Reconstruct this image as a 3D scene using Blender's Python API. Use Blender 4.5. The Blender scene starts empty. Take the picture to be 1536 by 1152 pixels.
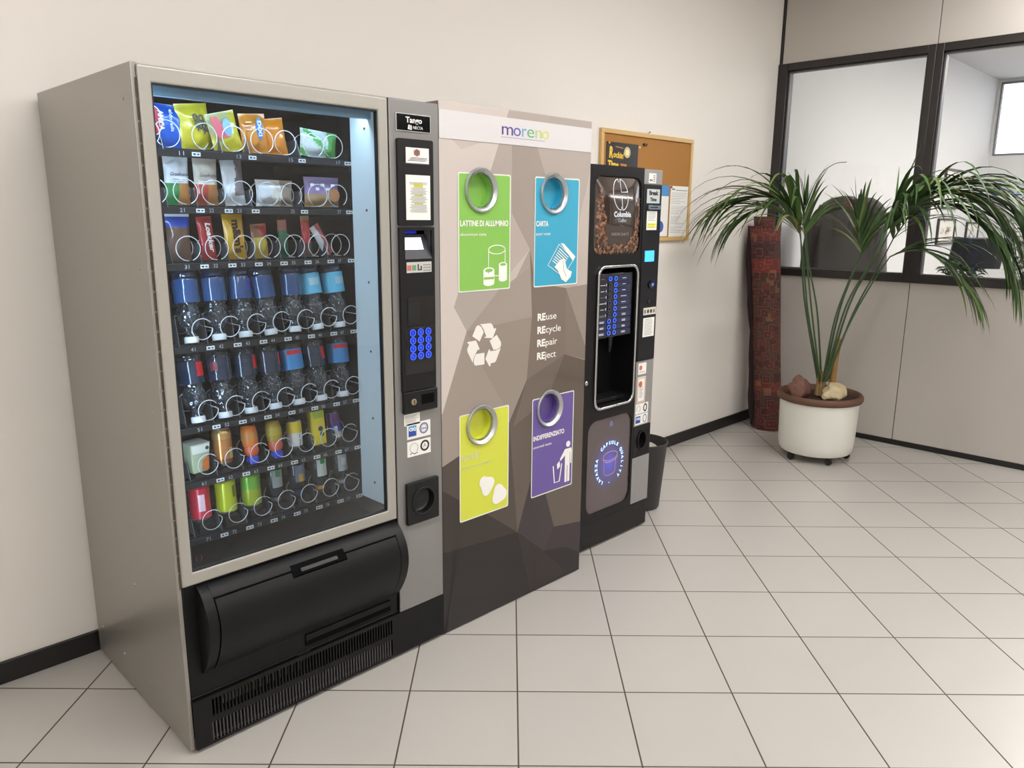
import bpy, bmesh, math, random
from mathutils import Vector, Matrix, noise
from mathutils.geometry import delaunay_2d_cdt
random.seed(7)
PI = math.pi
sc = bpy.context.scene
COL = sc.collection

# ------------------------------------------------------------------ camera
CAM = Vector((-0.7325752704440295, -2.7386675388423054, 1.4886436942128685))
RT = Vector((0.7040492020670972, -0.7100958152270737, 0.008868724016538921))
UP = Vector((0.14451399850045318, 0.15548827000640364, 0.9772098557258962))
FW = Vector((0.695291611704107, 0.6867221644066933, -0.2120901780057052))
FPX = 1165.1
cam = bpy.data.cameras.new('camera')
camo = bpy.data.objects.new('camera', cam)
COL.objects.link(camo)
m = Matrix.Identity(4)
for i in range(3):
    m[i][0], m[i][1], m[i][2], m[i][3] = RT[i], UP[i], -FW[i], CAM[i]
camo.matrix_world = m
cam.sensor_width = 36
cam.lens = FPX * 36 / 1536
cam.clip_start = 0.05
sc.camera = camo
HH = Vector((FW.x, FW.y, 0)).normalized()          # horizontal view direction

def at(P, X, Y):
    """world point seen at (X, Y) of the photo, on the upright plane through P facing the camera"""
    d = FW + RT * ((X - 768) / FPX) - UP * ((Y - 576) / FPX)
    return CAM + d * ((Vector(P) - CAM).dot(HH) / d.dot(HH))

# ------------------------------------------------------------------ materials
def lin(c):
    r = []
    for v in c[:3]:
        v = v / 255.0
        r.append(v / 12.92 if v <= 0.04045 else ((v + 0.055) / 1.055) ** 2.4)
    return (r[0], r[1], r[2], 1.0)

MC = {}
def mat(name, rgb, rough=0.5, metal=0.0, emit=None, es=1.0, coat=0.0, bump=0.0, bscale=200.0, var=0.0, vscale=3.0, spec=0.5, aniso=0.0, sheen=0.0):
    if name in MC:
        return MC[name]
    M = bpy.data.materials.new(name)
    M.use_nodes = True
    nt = M.node_tree
    b = nt.nodes['Principled BSDF']
    b.inputs['Base Color'].default_value = lin(rgb)
    b.inputs['Roughness'].default_value = rough
    b.inputs['Metallic'].default_value = metal
    b.inputs['Specular IOR Level'].default_value = spec
    b.inputs['Coat Weight'].default_value = coat
    b.inputs['Coat Roughness'].default_value = 0.06
    b.inputs['Anisotropic'].default_value = aniso
    if emit is not None:
        b.inputs['Emission Color'].default_value = lin(emit)
        b.inputs['Emission Strength'].default_value = es
    if bump or var:
        tc = nt.nodes.new('ShaderNodeTexCoord')
    if bump:
        n = nt.nodes.new('ShaderNodeTexNoise')
        n.inputs['Scale'].default_value = bscale
        n.inputs['Detail'].default_value = 3
        nt.links.new(tc.outputs['Object'], n.inputs['Vector'])
        bp = nt.nodes.new('ShaderNodeBump')
        bp.inputs['Strength'].default_value = bump
        bp.inputs['Distance'].default_value = 0.002
        nt.links.new(n.outputs['Fac'], bp.inputs['Height'])
        nt.links.new(bp.outputs['Normal'], b.inputs['Normal'])
    if var:
        n = nt.nodes.new('ShaderNodeTexNoise')
        n.inputs['Scale'].default_value = vscale
        n.inputs['Detail'].default_value = 4
        nt.links.new(tc.outputs['Object'], n.inputs['Vector'])
        mx = nt.nodes.new('ShaderNodeMix')
        mx.data_type = 'RGBA'
        c = lin(rgb)
        mx.inputs[6].default_value = tuple(max(0, v * (1 - var)) for v in c[:3]) + (1,)
        mx.inputs[7].default_value = tuple(min(1, v * (1 + var)) for v in c[:3]) + (1,)
        nt.links.new(n.outputs['Fac'], mx.inputs[0])
        nt.links.new(mx.outputs[2], b.inputs['Base Color'])
    MC[name] = M
    return M

def clear_mat(name, tint=(255, 255, 255), rough=0.03, fac=1.0, ior=1.5, bump=0.0, bscale=60, body=None, bodyfac=0.0):
    """thin clear sheet: fresnel mirror over a tinted see-through layer"""
    if name in MC:
        return MC[name]
    M = bpy.data.materials.new(name)
    M.use_nodes = True
    nt = M.node_tree
    nt.nodes.clear()
    out = nt.nodes.new('ShaderNodeOutputMaterial')
    tr = nt.nodes.new('ShaderNodeBsdfTransparent')
    tr.inputs['Color'].default_value = lin(tint)
    gl = nt.nodes.new('ShaderNodeBsdfGlossy')
    gl.inputs['Roughness'].default_value = rough
    fr = nt.nodes.new('ShaderNodeFresnel')
    fr.inputs['IOR'].default_value = ior
    mul = nt.nodes.new('ShaderNodeMath')
    mul.operation = 'MULTIPLY'
    mul.inputs[1].default_value = fac
    mul.use_clamp = True
    nt.links.new(fr.outputs[0], mul.inputs[0])
    mx = nt.nodes.new('ShaderNodeMixShader')
    nt.links.new(mul.outputs[0], mx.inputs[0])
    src = tr.outputs[0]
    if body is not None:
        df = nt.nodes.new('ShaderNodeBsdfDiffuse')
        df.inputs['Color'].default_value = lin(body)
        m2 = nt.nodes.new('ShaderNodeMixShader')
        m2.inputs[0].default_value = bodyfac
        nt.links.new(tr.outputs[0], m2.inputs[1])
        nt.links.new(df.outputs[0], m2.inputs[2])
        src = m2.outputs[0]
    nt.links.new(src, mx.inputs[1])
    nt.links.new(gl.outputs[0], mx.inputs[2])
    nt.links.new(mx.outputs[0], out.inputs['Surface'])
    if bump:
        tc = nt.nodes.new('ShaderNodeTexCoord')
        n = nt.nodes.new('ShaderNodeTexVoronoi')
        n.inputs['Scale'].default_value = bscale
        nt.links.new(tc.outputs['Object'], n.inputs['Vector'])
        bp = nt.nodes.new('ShaderNodeBump')
        bp.inputs['Strength'].default_value = bump
        bp.inputs['Distance'].default_value = 0.004
        nt.links.new(n.outputs['Distance'], bp.inputs['Height'])
        nt.links.new(bp.outputs['Normal'], gl.inputs['Normal'])
        nt.links.new(bp.outputs['Normal'], fr.inputs['Normal'])
    MC[name] = M
    return M

# ------------------------------------------------------------------ mesh builder
class MB:
    def __init__(s):
        s.v, s.f, s.m, s.mats = [], [], [], []
    def mi(s, M):
        if M not in s.mats:
            s.mats.append(M)
        return s.mats.index(M)
    def add(s, vs, fs, M):
        b = len(s.v)
        s.v.extend(tuple(p) for p in vs)
        k = s.mi(M)
        for f in fs:
            s.f.append(tuple(b + i for i in f))
            s.m.append(k)
        return s
    def box(s, x0, x1, y0, y1, z0, z1, M):
        vs = [(x, y, z) for x in (x0, x1) for y in (y0, y1) for z in (z0, z1)]
        return s.add(vs, [(0, 1, 3, 2), (4, 6, 7, 5), (0, 4, 5, 1), (2, 3, 7, 6), (0, 2, 6, 4), (1, 5, 7, 3)], M)
    def prism(s, pts, y0, y1, M, axis='y', Mside=None):
        """polygon in (x,z) pulled from y0 (front) to y1; axis 'x': polygon in (y,z) pulled along x; axis 'z': (x,y) along z"""
        n = len(pts)
        def P(a, b, t):
            return (a, t, b) if axis == 'y' else ((t, a, b) if axis == 'x' else (a, b, t))
        vs = [P(a, b, y0) for a, b in pts] + [P(a, b, y1) for a, b in pts]
        s.add(vs, [tuple(range(n)), tuple(range(2 * n - 1, n - 1, -1))], M)
        s.add(vs, [(i, i + n, (i + 1) % n + n, (i + 1) % n) for i in range(n)], Mside or M)
        return s
    def frame(s, outer, inner, y0, y1, M):
        """ring between two loops (same count) in the xz plane, with thickness"""
        n = len(outer)
        vs = [(a, y0, b) for a, b in outer] + [(a, y0, b) for a, b in inner] + [(a, y1, b) for a, b in outer] + [(a, y1, b) for a, b in inner]
        fs = []
        for i in range(n):
            j = (i + 1) % n
            fs += [(i, j, n + j, n + i), (2 * n + i, 3 * n + i, 3 * n + j, 2 * n + j), (i, 2 * n + i, 2 * n + j, j), (n + i, n + j, 3 * n + j, 3 * n + i)]
        return s.add(vs, fs, M)
    def lathe(s, prof, M, c=(0, 0, 0), n=24, axis='z', sx=1.0, sy=1.0, capb=True, capt=True):
        vs, fs = [], []
        for r, h in prof:
            for k in range(n):
                a = 2 * PI * k / n
                u, v = r * math.cos(a) * sx, r * math.sin(a) * sy
                if axis == 'z':
                    vs.append((c[0] + u, c[1] + v, c[2] + h))
                elif axis == 'y':
                    vs.append((c[0] + u, c[1] + h, c[2] + v))
                else:
                    vs.append((c[0] + h, c[1] + u, c[2] + v))
        for i in range(len(prof) - 1):
            for k in range(n):
                j = (k + 1) % n
                fs.append((i * n + k, i * n + j, (i + 1) * n + j, (i + 1) * n + k))
        if capb:
            fs.append(tuple(range(n - 1, -1, -1)))
        if capt:
            o = (len(prof) - 1) * n
            fs.append(tuple(o + k for k in range(n)))
        return s.add(vs, fs, M)
    def tube(s, pts, r, M, n=8, closed=False, cap=True):
        pts = [Vector(p) for p in pts]
        L = len(pts)
        rs = r if isinstance(r, (list, tuple)) else [r] * L
        vs, fs = [], []
        up = None
        for i, p in enumerate(pts):
            a = pts[i - 1] if (i > 0 or closed) else p
            b = pts[(i + 1) % L] if (i < L - 1 or closed) else p
            t = (b - a).normalized()
            if up is None:
                up = t.orthogonal().normalized()
            else:
                up = (up - t * up.dot(t))
                up = up.normalized() if up.length > 1e-6 else t.orthogonal().normalized()
            w = t.cross(up)
            for k in range(n):
                q = 2 * PI * k / n
                vs.append(p + (up * math.cos(q) + w * math.sin(q)) * rs[i])
        for i in range(L if closed else L - 1):
            i2 = (i + 1) % L
            for k in range(n):
                j = (k + 1) % n
                fs.append((i * n + k, i * n + j, i2 * n + j, i2 * n + k))
        if cap and not closed:
            fs.append(tuple(range(n - 1, -1, -1)))
            fs.append(tuple((L - 1) * n + k for k in range(n)))
        return s.add(vs, fs, M)
    def line(s, pts, w, y, M, t=0.0006, closed=False):
        """flat printed line of width w in the xz plane at depth y"""
        pts = [Vector((p[0], p[1])) for p in pts]
        L = len(pts)
        A, B = [], []
        for i, p in enumerate(pts):
            a = pts[i - 1] if (i > 0 or closed) else p
            b = pts[(i + 1) % L] if (i < L - 1 or closed) else p
            d = (b - a).normalized()
            nn = Vector((-d.y, d.x)) * (w / 2)
            A.append(p + nn)
            B.append(p - nn)
        for i in range(L if closed else L - 1):
            j = (i + 1) % L
            s.prism([tuple(A[i]), tuple(A[j]), tuple(B[j]), tuple(B[i])], y, y + t, M)
        return s
    def text(s, body, x, z, y, h, M, align='LEFT', w=None, rot=0.0, t=0.0006, bold=0.0, spacing=1.0, shear=0.0):
        me = text_mesh(body, align, bold, spacing, shear)
        if not me.vertices:
            return s
        k = h / 0.7
        kx = k
        if w is not None:
            xs = [v.co.x for v in me.vertices]
            kx = w / max(1e-6, max(xs) - min(xs))
        c, q = math.cos(rot), math.sin(rot)
        vs = []
        for v in me.vertices:
            a, b = v.co.x * kx, v.co.y * k
            vs.append((x + a * c - b * q, y + (0 if v.co.z > 0 else t), z + a * q + b * c))
        return s.add(vs, [tuple(p.vertices) for p in me.polygons], M)
    def xf(s, M):
        s.v = [tuple(M @ Vector(p)) for p in s.v]
        return s
    def build(s, name, parent=None, bevel=0.0, smooth=True, angle=35, seg=2, normals=True):
        me = bpy.data.meshes.new(name)
        me.from_pydata(s.v, [], s.f)
        for M in s.mats:
            me.materials.append(M)
        me.polygons.foreach_set('material_index', s.m)
        me.update()
        if normals:
            bm = bmesh.new()
            bm.from_mesh(me)
            bmesh.ops.recalc_face_normals(bm, faces=bm.faces)
            bm.to_mesh(me)
            bm.free()
        if smooth:
            me.polygons.foreach_set('use_smooth', [True] * len(me.polygons))
            me.set_sharp_from_angle(angle=math.radians(angle))
        o = bpy.data.objects.new(name, me)
        COL.objects.link(o)
        if parent is not None:
            o.parent = parent
            r = parent
            off = Vector((0, 0, 0))
            while r is not None:
                off += r.location
                r = r.parent
            if off.length > 0:
                me.transform(Matrix.Translation(-off))
        if bevel:
            b = o.modifiers.new('bevel', 'BEVEL')
            b.width = bevel
            b.segments = seg
            b.limit_method = 'ANGLE'
            b.angle_limit = math.radians(40)
            b.harden_normals = False
        return o

def cut(o, mb):
    c = mb.build('cutter', None, smooth=False)
    md = o.modifiers.new('cut', 'BOOLEAN')
    md.operation = 'DIFFERENCE'
    md.object = c
    md.solver = 'EXACT'
    bv = [m_ for m_ in o.modifiers if m_.type == 'BEVEL']
    sv = [(m_.width, m_.segments) for m_ in bv]
    for m_ in bv:
        o.modifiers.remove(m_)
    bpy.context.view_layer.update()
    dg = bpy.context.evaluated_depsgraph_get()
    me = bpy.data.meshes.new_from_object(o.evaluated_get(dg))
    o.modifiers.clear()
    o.data = me
    bpy.data.objects.remove(c)
    for w_, s_ in sv:
        b = o.modifiers.new('bevel', 'BEVEL')
        b.width, b.segments, b.limit_method, b.angle_limit = w_, s_, 'ANGLE', math.radians(40)
    return o
TXT = {}
def text_mesh(body, align='LEFT', bold=0.0, spacing=1.0, shear=0.0):
    key = (body, align, bold, spacing, shear)
    if key in TXT:
        return TXT[key]
    cu = bpy.data.curves.new('lettering', 'FONT')
    cu.body = body
    cu.align_x = align
    cu.size = 1.0
    cu.offset = bold
    cu.space_character = spacing
    cu.shear = shear
    cu.extrude = 0.01
    cu.resolution_u = 3
    o = bpy.data.objects.new('lettering', cu)
    COL.objects.link(o)
    me = bpy.data.meshes.new_from_object(o)
    bpy.data.objects.remove(o)
    TXT[key] = me
    return me

def tag(o, label=None, cat=None, group=None, kind=None):
    if label: o['label'] = label
    if cat: o['category'] = cat
    if group: o['group'] = group
    if kind: o['kind'] = kind
    return o

def empty(name, loc, label, cat, group=None):
    o = bpy.data.objects.new(name, None)
    o.empty_display_size = 0.05
    COL.objects.link(o)
    o.location = loc
    return tag(o, label, cat, group)

def rrect(x0, x1, z0, z1, r, n=6):
    pts = []
    for cx, cz, a0 in ((x1 - r, z1 - r, 0), (x0 + r, z1 - r, 90), (x0 + r, z0 + r, 180), (x1 - r, z0 + r, 270)):
        for k in range(n + 1):
            a = math.radians(a0 + 90 * k / n)
            pts.append((cx + r * math.cos(a), cz + r * math.sin(a)))
    return pts
def circ(cx, cz, r, n=24, rz=None):
    return [(cx + r * math.cos(2 * PI * k / n), cz + (rz or r) * math.sin(2 * PI * k / n)) for k in range(n)]

# common materials
BLACK = mat('black_plastic', (17, 17, 18), 0.42, spec=.35, bump=0.15, bscale=900)
BLACK_GLOSS = mat('black_gloss', (14, 14, 16), 0.12, coat=0.6)
DARK = mat('dark_void', (4, 4, 5), 0.8, spec=.1)
CHROME = mat('chrome', (205, 208, 210), 0.16, 1.0)
STEEL = mat('zinc_wire', (226, 230, 236), 0.32, 0.55)
WHITE = mat('white_print', (238, 236, 232), 0.5)
PAPER = mat('paper', (232, 231, 226), 0.75)
GREYTXT = mat('grey_print', (120, 120, 124), 0.6)
DARKTXT = mat('dark_print', (48, 48, 54), 0.6)
YELLOWHL = mat('yellow_marker', (226, 222, 70), 0.6)
BLUE_EM = mat('blue_backlight', (20, 40, 200), 0.4, emit=(70, 120, 255), es=1.3)
BLUE_DIM = mat('blue_backlight_dim', (10, 16, 60), 0.4, emit=(12, 24, 190), es=0.7)

# ------------------------------------------------------------------ setting
XC = 4.667
HZ = 3.1
WALLM = mat('wall_paint', (231, 226, 219), 0.7, bump=0.08, bscale=260, var=0.012, vscale=1.5)
OFFW = mat('office_paint', (226, 228, 230), 0.75, bump=0.05, bscale=200)
CEILM = mat('ceiling_paint', (226, 224, 220), 0.85, bump=0.1, bscale=150)
SKIRT = mat('black_skirting', (22, 20, 20), 0.4)

def floor_material():
    M = bpy.data.materials.new('floor_tiles')
    M.use_nodes = True
    nt = M.node_tree
    b = nt.nodes['Principled BSDF']
    N, L = nt.nodes.new, nt.links.new
    def mth(op, a, v=None, b2=None):
        n = N('ShaderNodeMath')
        n.operation = op
        L(a, n.inputs[0]) if hasattr(a, 'links') else setattr(n.inputs[0], 'default_value', a)
        if v is not None:
            L(v, n.inputs[1]) if hasattr(v, 'links') else setattr(n.inputs[1], 'default_value', v)
        return n.outputs[0]
    geo = N('ShaderNodeNewGeometry')
    a = math.radians(44.8782)
    S, TU, TV = 0.3434, 1.4590, -0.5748
    ds, cells = [], []
    for vec, off in (((math.sin(a), -math.cos(a), 0), TU), ((math.cos(a), math.sin(a), 0), TV)):
        d = N('ShaderNodeVectorMath')
        d.operation = 'DOT_PRODUCT'
        L(geo.outputs['Position'], d.inputs[0])
        d.inputs[1].default_value = vec
        t = mth('DIVIDE', mth('SUBTRACT', d.outputs['Value'], off), S)
        t = mth('ADD', t, 400.0)
        cells.append(mth('FLOOR', t))
        fr = mth('FRACT', t)
        ds.append(mth('MULTIPLY', mth('MINIMUM', fr, mth('SUBTRACT', 1.0, fr)), S))
    dist = mth('MINIMUM', ds[0], ds[1])
    mr = N('ShaderNodeMapRange')
    mr.interpolation_type = 'SMOOTHSTEP'
    mr.inputs['From Min'].default_value = 0.0016
    mr.inputs['From Max'].default_value = 0.0030
    L(dist, mr.inputs['Value'])
    cv = N('ShaderNodeCombineXYZ')
    L(cells[0], cv.inputs[0])
    L(cells[1], cv.inputs[1])
    wn = N('ShaderNodeTexWhiteNoise')
    wn.noise_dimensions = '2D'
    L(cv.outputs[0], wn.inputs['Vector'])
    ns = N('ShaderNodeTexNoise')
    ns.inputs['Scale'].default_value = 7
    ns.inputs['Detail'].default_value = 6
    L(geo.outputs['Position'], ns.inputs['Vector'])
    fine = N('ShaderNodeTexNoise')
    fine.inputs['Scale'].default_value = 160
    fine.inputs['Detail'].default_value = 3
    L(geo.outputs['Position'], fine.inputs['Vector'])
    v = mth('ADD', mth('MULTIPLY', wn.outputs['Value'], 0.30), mth('MULTIPLY', ns.outputs['Fac'], 0.35))
    v = mth('ADD', v, mth('MULTIPLY', fine.outputs['Fac'], 0.25))
    tile = N('ShaderNodeMix')
    tile.data_type = 'RGBA'
    tile.inputs[6].default_value = lin((176, 172, 166))
    tile.inputs[7].default_value = lin((187, 183, 177))
    L(v, tile.inputs[0])
    # small dark specks of dirt
    vo = N('ShaderNodeTexVoronoi')
    vo.inputs['Scale'].default_value = 2.6
    L(geo.outputs['Position'], vo.inputs['Vector'])
    sp = mth('LESS_THAN', vo.outputs['Distance'], 0.010)
    spk = N('ShaderNodeMix')
    spk.data_type = 'RGBA'
    L(mth('MULTIPLY', sp, 0.45), spk.inputs[0])
    L(tile.outputs[2], spk.inputs[6])
    spk.inputs[7].default_value = lin((110, 100, 88))
    g = N('ShaderNodeMix')
    g.data_type = 'RGBA'
    L(mr.outputs[0], g.inputs[0])
    g.inputs[6].default_value = lin((72, 62, 50))
    L(spk.outputs[2], g.inputs[7])
    L(g.outputs[2], b.inputs['Base Color'])
    rg = N('ShaderNodeMapRange')
    rg.inputs['To Min'].default_value = 0.8
    rg.inputs['To Max'].default_value = 0.30
    L(mr.outputs[0], rg.inputs['Value'])
    rr = mth('ADD', rg.outputs[0], mth('MULTIPLY', mth('SUBTRACT', ns.outputs['Fac'], 0.5), 0.10))
    L(rr, b.inputs['Roughness'])
    bp = N('ShaderNodeBump')
    bp.inputs['Strength'].default_value = 0.5
    bp.inputs['Distance'].default_value = 0.002
    L(mth('ADD', mr.outputs[0], mth('MULTIPLY', ns.outputs['Fac'], 0.0)), bp.inputs['Height'])
    L(bp.outputs['Normal'], b.inputs['Normal'])
    b.inputs['Specular IOR Level'].default_value = 0.5
    return M

def struct(name, mb, bevel=0.0, label=None):
    o = mb.build(name, None, bevel)
    o['kind'] = 'structure'
    if label:
        o['label'] = label
    return o

FL = floor_material()
X0, Y0 = -3.2, -6.2
struct('floor', MB().box(X0, XC, Y0, 0.0, -0.1, 0.0, FL), label='white square floor tiles laid diagonally with dark grout')
struct('wall_back', MB().box(X0, XC, 0.0, 0.12, 0.0, HZ, WALLM), label='cream painted wall behind the vending machines')
struct('wall_left', MB().box(X0 - 0.12, X0, Y0, 0.12, 0.0, HZ, WALLM), label='cream painted wall at the far left of the hall')
struct('wall_front', MB().box(X0, XC, Y0 - 0.12, Y0, 0.0, HZ, WALLM), label='cream painted wall behind the camera')
struct('ceiling', MB().box(X0, XC, Y0, 0.12, HZ, HZ + 0.1, CEILM), label='white hall ceiling')
struct('baseboard_back', MB().box(X0, XC - 0.02, -0.012, -0.0005, 0.0005, 0.075, SKIRT), 0.002, label='black skirting along the cream wall')

# partition wall with windows at x = XC
PANEL = mat('partition_laminate', (188, 182, 175), 0.45, bump=0.03, bscale=400)
ALU = mat('black_window_frame', (40, 35, 34), 0.35)
T = 0.07
pw = MB()
mods = [0.0, -1.015, -2.03, -3.045, -4.06, -5.075, Y0]
for a, b in zip(mods[:-1], mods[1:]):
    ya, yb = a - (0.022 if a == 0 else 0.0022), b + 0.0022
    pw.box(XC, XC + T, yb, ya, 0.035, 1.085, PANEL)
    pw.box(XC, XC + T, yb, ya, 2.53, HZ, PANEL)
pw.box(XC + 0.006, XC + T - 0.006, Y0, 0, 0.03, 1.085, DARK)
pw.box(XC + 0.006, XC + T - 0.006, Y0, 0, 2.53, HZ, DARK)
struct('wall_right', pw, 0.0015, label='grey laminate office partition with thin vertical joints')
struct('baseboard_right', MB().box(XC - 0.006, XC + T, Y0, -0.002, 0.0005, 0.034, SKIRT), 0.002, label='black strip at the foot of the grey partition')
struct('trim_1', MB().box(XC - 0.004, XC + T, -0.020, -0.0005, 2.53, HZ, ALU), label='black upright strip where the grey partition meets the cream wall')
GLASS = clear_mat('window_pane_glass', (242, 240, 237), 0.0, 1.0, 1.45)
FRAMEIN = mat('grey_glazing_bead', (84, 82, 84), 0.4)
for i in range(len(mods) - 1):
    a, b = mods[i], mods[i + 1]
    fr = MB()
    yl = a - (0.0 if a == 0 else 0.0)
    ga, gb = a - (0.07 if i == 0 else 0.045), b + 0.045
    x0, x1 = XC - 0.018, XC + T + 0.012
    fr.box(x0, x1, ga, a if i == 0 else a, 1.086, 2.529, ALU)
    fr.box(x0, x1, b, gb, 1.086, 2.529, ALU)
    fr.box(x0, x1, gb, ga, 2.480, 2.529, ALU)
    fr.box(x0, x1, gb, ga, 1.086, 1.135, ALU)
    # glazing bead
    for (ya, yb, za, zb) in ((ga - 0.012, ga, 1.135, 2.48), (gb, gb + 0.012, 1.135, 2.48), (gb, ga, 2.468, 2.48), (gb, ga, 1.135, 1.145)):
        fr.box(XC + 0.004, XC + 0.05, ya, yb, za, zb, FRAMEIN)
    w = struct('window_%d' % (i + 1), fr, 0.003, label='black framed window of the grey office partition')
    g = MB().box(XC + 0.028, XC + 0.033, gb, ga, 1.135, 2.48, GLASS).build('pane', w)

# ------------------------------------------------------------------ office behind the partition
XO = 10.1
OZ = 3.08
OX = XC + T
OFLOOR = mat('office_floor', (150, 146, 140), 0.5, bump=0.1, bscale=60)
struct('floor_office', MB().box(OX, XO, -7.0, 0, -0.1, 0.0, OFLOOR), label='grey office floor')
struct('wall_office_side', MB().box(OX, XO + 0.12, 0.0, 0.12, 0.0, OZ, OFFW), label='white office side wall seen through the glass')
struct('wall_office_near', MB().box(OX, XO + 0.12, -7.12, -7.0, 0.0, OZ, OFFW), label='white office wall outside the view')
struct('ceiling_office', MB().box(OX, XO + 0.12, -7.12, 0.12, OZ, OZ + 0.1, mat('office_ceiling', (205, 206, 208), 0.85)), label='pale office ceiling')
wf = MB()
wf.box(XO, XO + 0.12, -7.0, 0.0, 0.0, 2.23, OFFW)
wf.box(XO, XO + 0.12, -0.03, 0.0, 2.23, OZ, OFFW)
wf.box(XO, XO + 0.12, -7.0, -4.0, 2.23, OZ, OFFW)
wf.box(XO, XO + 0.12, -4.0, -0.03, 3.055, OZ, OFFW)
struct('wall_office_far', wf, label='white far office wall below the high window')
GR = mat('grey_window_frame', (120, 124, 128), 0.5)
wn = MB()
for (ya, yb, za, zb) in ((-4.0, -0.03, 2.23, 2.252), (-4.0, -0.03, 3.035, 3.055), (-0.045, -0.03, 2.252, 3.035), (-4.0, -3.98, 2.252, 3.035), (-2.03, -2.0, 2.252, 3.035)):
    wn.box(XO - 0.01, XO + 0.06, ya, yb, za, zb, GR)
w = struct('window_7', wn, 0.003, label='high bright window of the office in a grey frame')
MB().box(XO + 0.03, XO + 0.034, -3.98, -0.045, 2.252, 3.035, clear_mat('daylight_glass', (250, 252, 255), 0.0, 1.0, 1.45)).build('pane', w)

# picture frames and papers on the office side wall
def picture(x0, x1, z0, z1, label, pic):
    t = empty('picture_frame', ((x0 + x1) / 2, -0.0005, z0), label, 'picture', 'framed pictures on the office side wall')
    w_ = 0.022
    MB().frame([(x0, z0), (x1, z0), (x1, z1), (x0, z1)], [(x0 + w_, z0 + w_), (x1 - w_, z0 + w_), (x1 - w_, z1 - w_), (x0 + w_, z1 - w_)], -0.025, -0.001, mat('dark_picture_frame', (58, 56, 60), 0.4)).build('frame', t, 0.002)
    q = MB().box(x0 + w_, x1 - w_, -0.012, -0.008, z0 + w_, z1 - w_, PAPER)
    for k in range(12):
        cx, cz = random.uniform(x0 + .12, x1 - .12), random.uniform(z0 + .12, z1 - .1)
        q.line([(cx - .05, cz - .03), (cx, cz + random.uniform(-.03, .05)), (cx + .05, cz)], 0.006, -0.0135, pic)
    q.build('drawing', t)
picture(8.52, 9.07, 1.60, 2.02, 'black framed line drawing hanging highest on the office side wall', mat('ink_grey', (150, 150, 158), 0.6))
picture(8.47, 9.05, 1.22, 1.50, 'black framed brownish picture hung below the line drawing', mat('ink_brown', (150, 130, 110), 0.6))
picture(9.50, 9.98, 1.16, 1.46, 'narrow dark framed picture on the office wall nearest the far corner', mat('ink_dull', (110, 120, 118), 0.6))
tag(MB().box(9.48, 9.74, -0.006, -0.001, 1.70, 1.79, mat('red_notice', (206, 84, 84), 0.6)).build('notice_sign'), 'small red notice on the white office side wall', 'notice')
# long poster on the far wall
pt = MB().box(XO - 0.004, XO - 0.001, -1.3, -0.09, 1.77, 1.915, mat('poster_pale', (206, 214, 222), 0.5))
pt.box(XO - 0.006, XO - 0.004, -0.165, -0.09, 1.77, 1.915, mat('poster_blue', (42, 84, 168), 0.5))
pt.box(XO - 0.006, XO - 0.004, -1.3, -0.165, 1.77, 1.79, MC['poster_blue'])
for k in range(9):
    y = -0.22 - k * 0.11
    pt.add([(XO - 0.0055, y, 1.80), (XO - 0.0055, y - 0.1, 1.80), (XO - 0.0055, y - 0.05, 1.83 + 0.03 * random.random())], [(0, 1, 2)], mat('poster_green', (110, 140, 110), 0.5))
tag(pt.build('landscape_picture'), 'long pale poster with a blue left edge on the far office wall', 'poster')
# desk, monitor
desk = empty('office_desk', (6.25, -1.6, 0), 'plain grey office desk behind the partition glass', 'desk')
DK = mat('desk_grey', (168, 168, 166), 0.5)
MB().box(5.75, 6.75, -2.5, -0.75, 0.72, 0.75, DK).build('desktop', desk, 0.003)
for x in (5.8, 6.7):
    for y in (-2.45, -0.8):
        MB().box(x - 0.02, x + 0.02, y - 0.02, y + 0.02, 0, 0.72, mat('desk_leg', (90, 90, 92), 0.4, 0.5)).build('leg', desk)
mo = empty('computer_monitor', (6.30, -0.95, 0.75), 'dark tilted computer monitor on the office desk beside the leafy plant', 'monitor')
MN = mat('monitor_shell', (44, 46, 56), 0.4)
q = MB().box(-0.19, 0.19, -0.015, 0.015, 0.0, 0.25, MN)
q.xf(Matrix.Translation((6.30, -0.95, 1.11)) @ Matrix.Rotation(math.radians(-58), 4, 'Z') @ Matrix.Rotation(math.radians(18), 4, 'X'))
q.build('screen', mo, 0.004)
MB().box(6.29, 6.33, -.97, -.93, 0.76, 1.16, MN).build('stand', mo)
MB().box(6.20, 6.42, -1.05, -.85, 0.751, 0.765, MN).build('foot', mo, 0.004)
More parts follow.
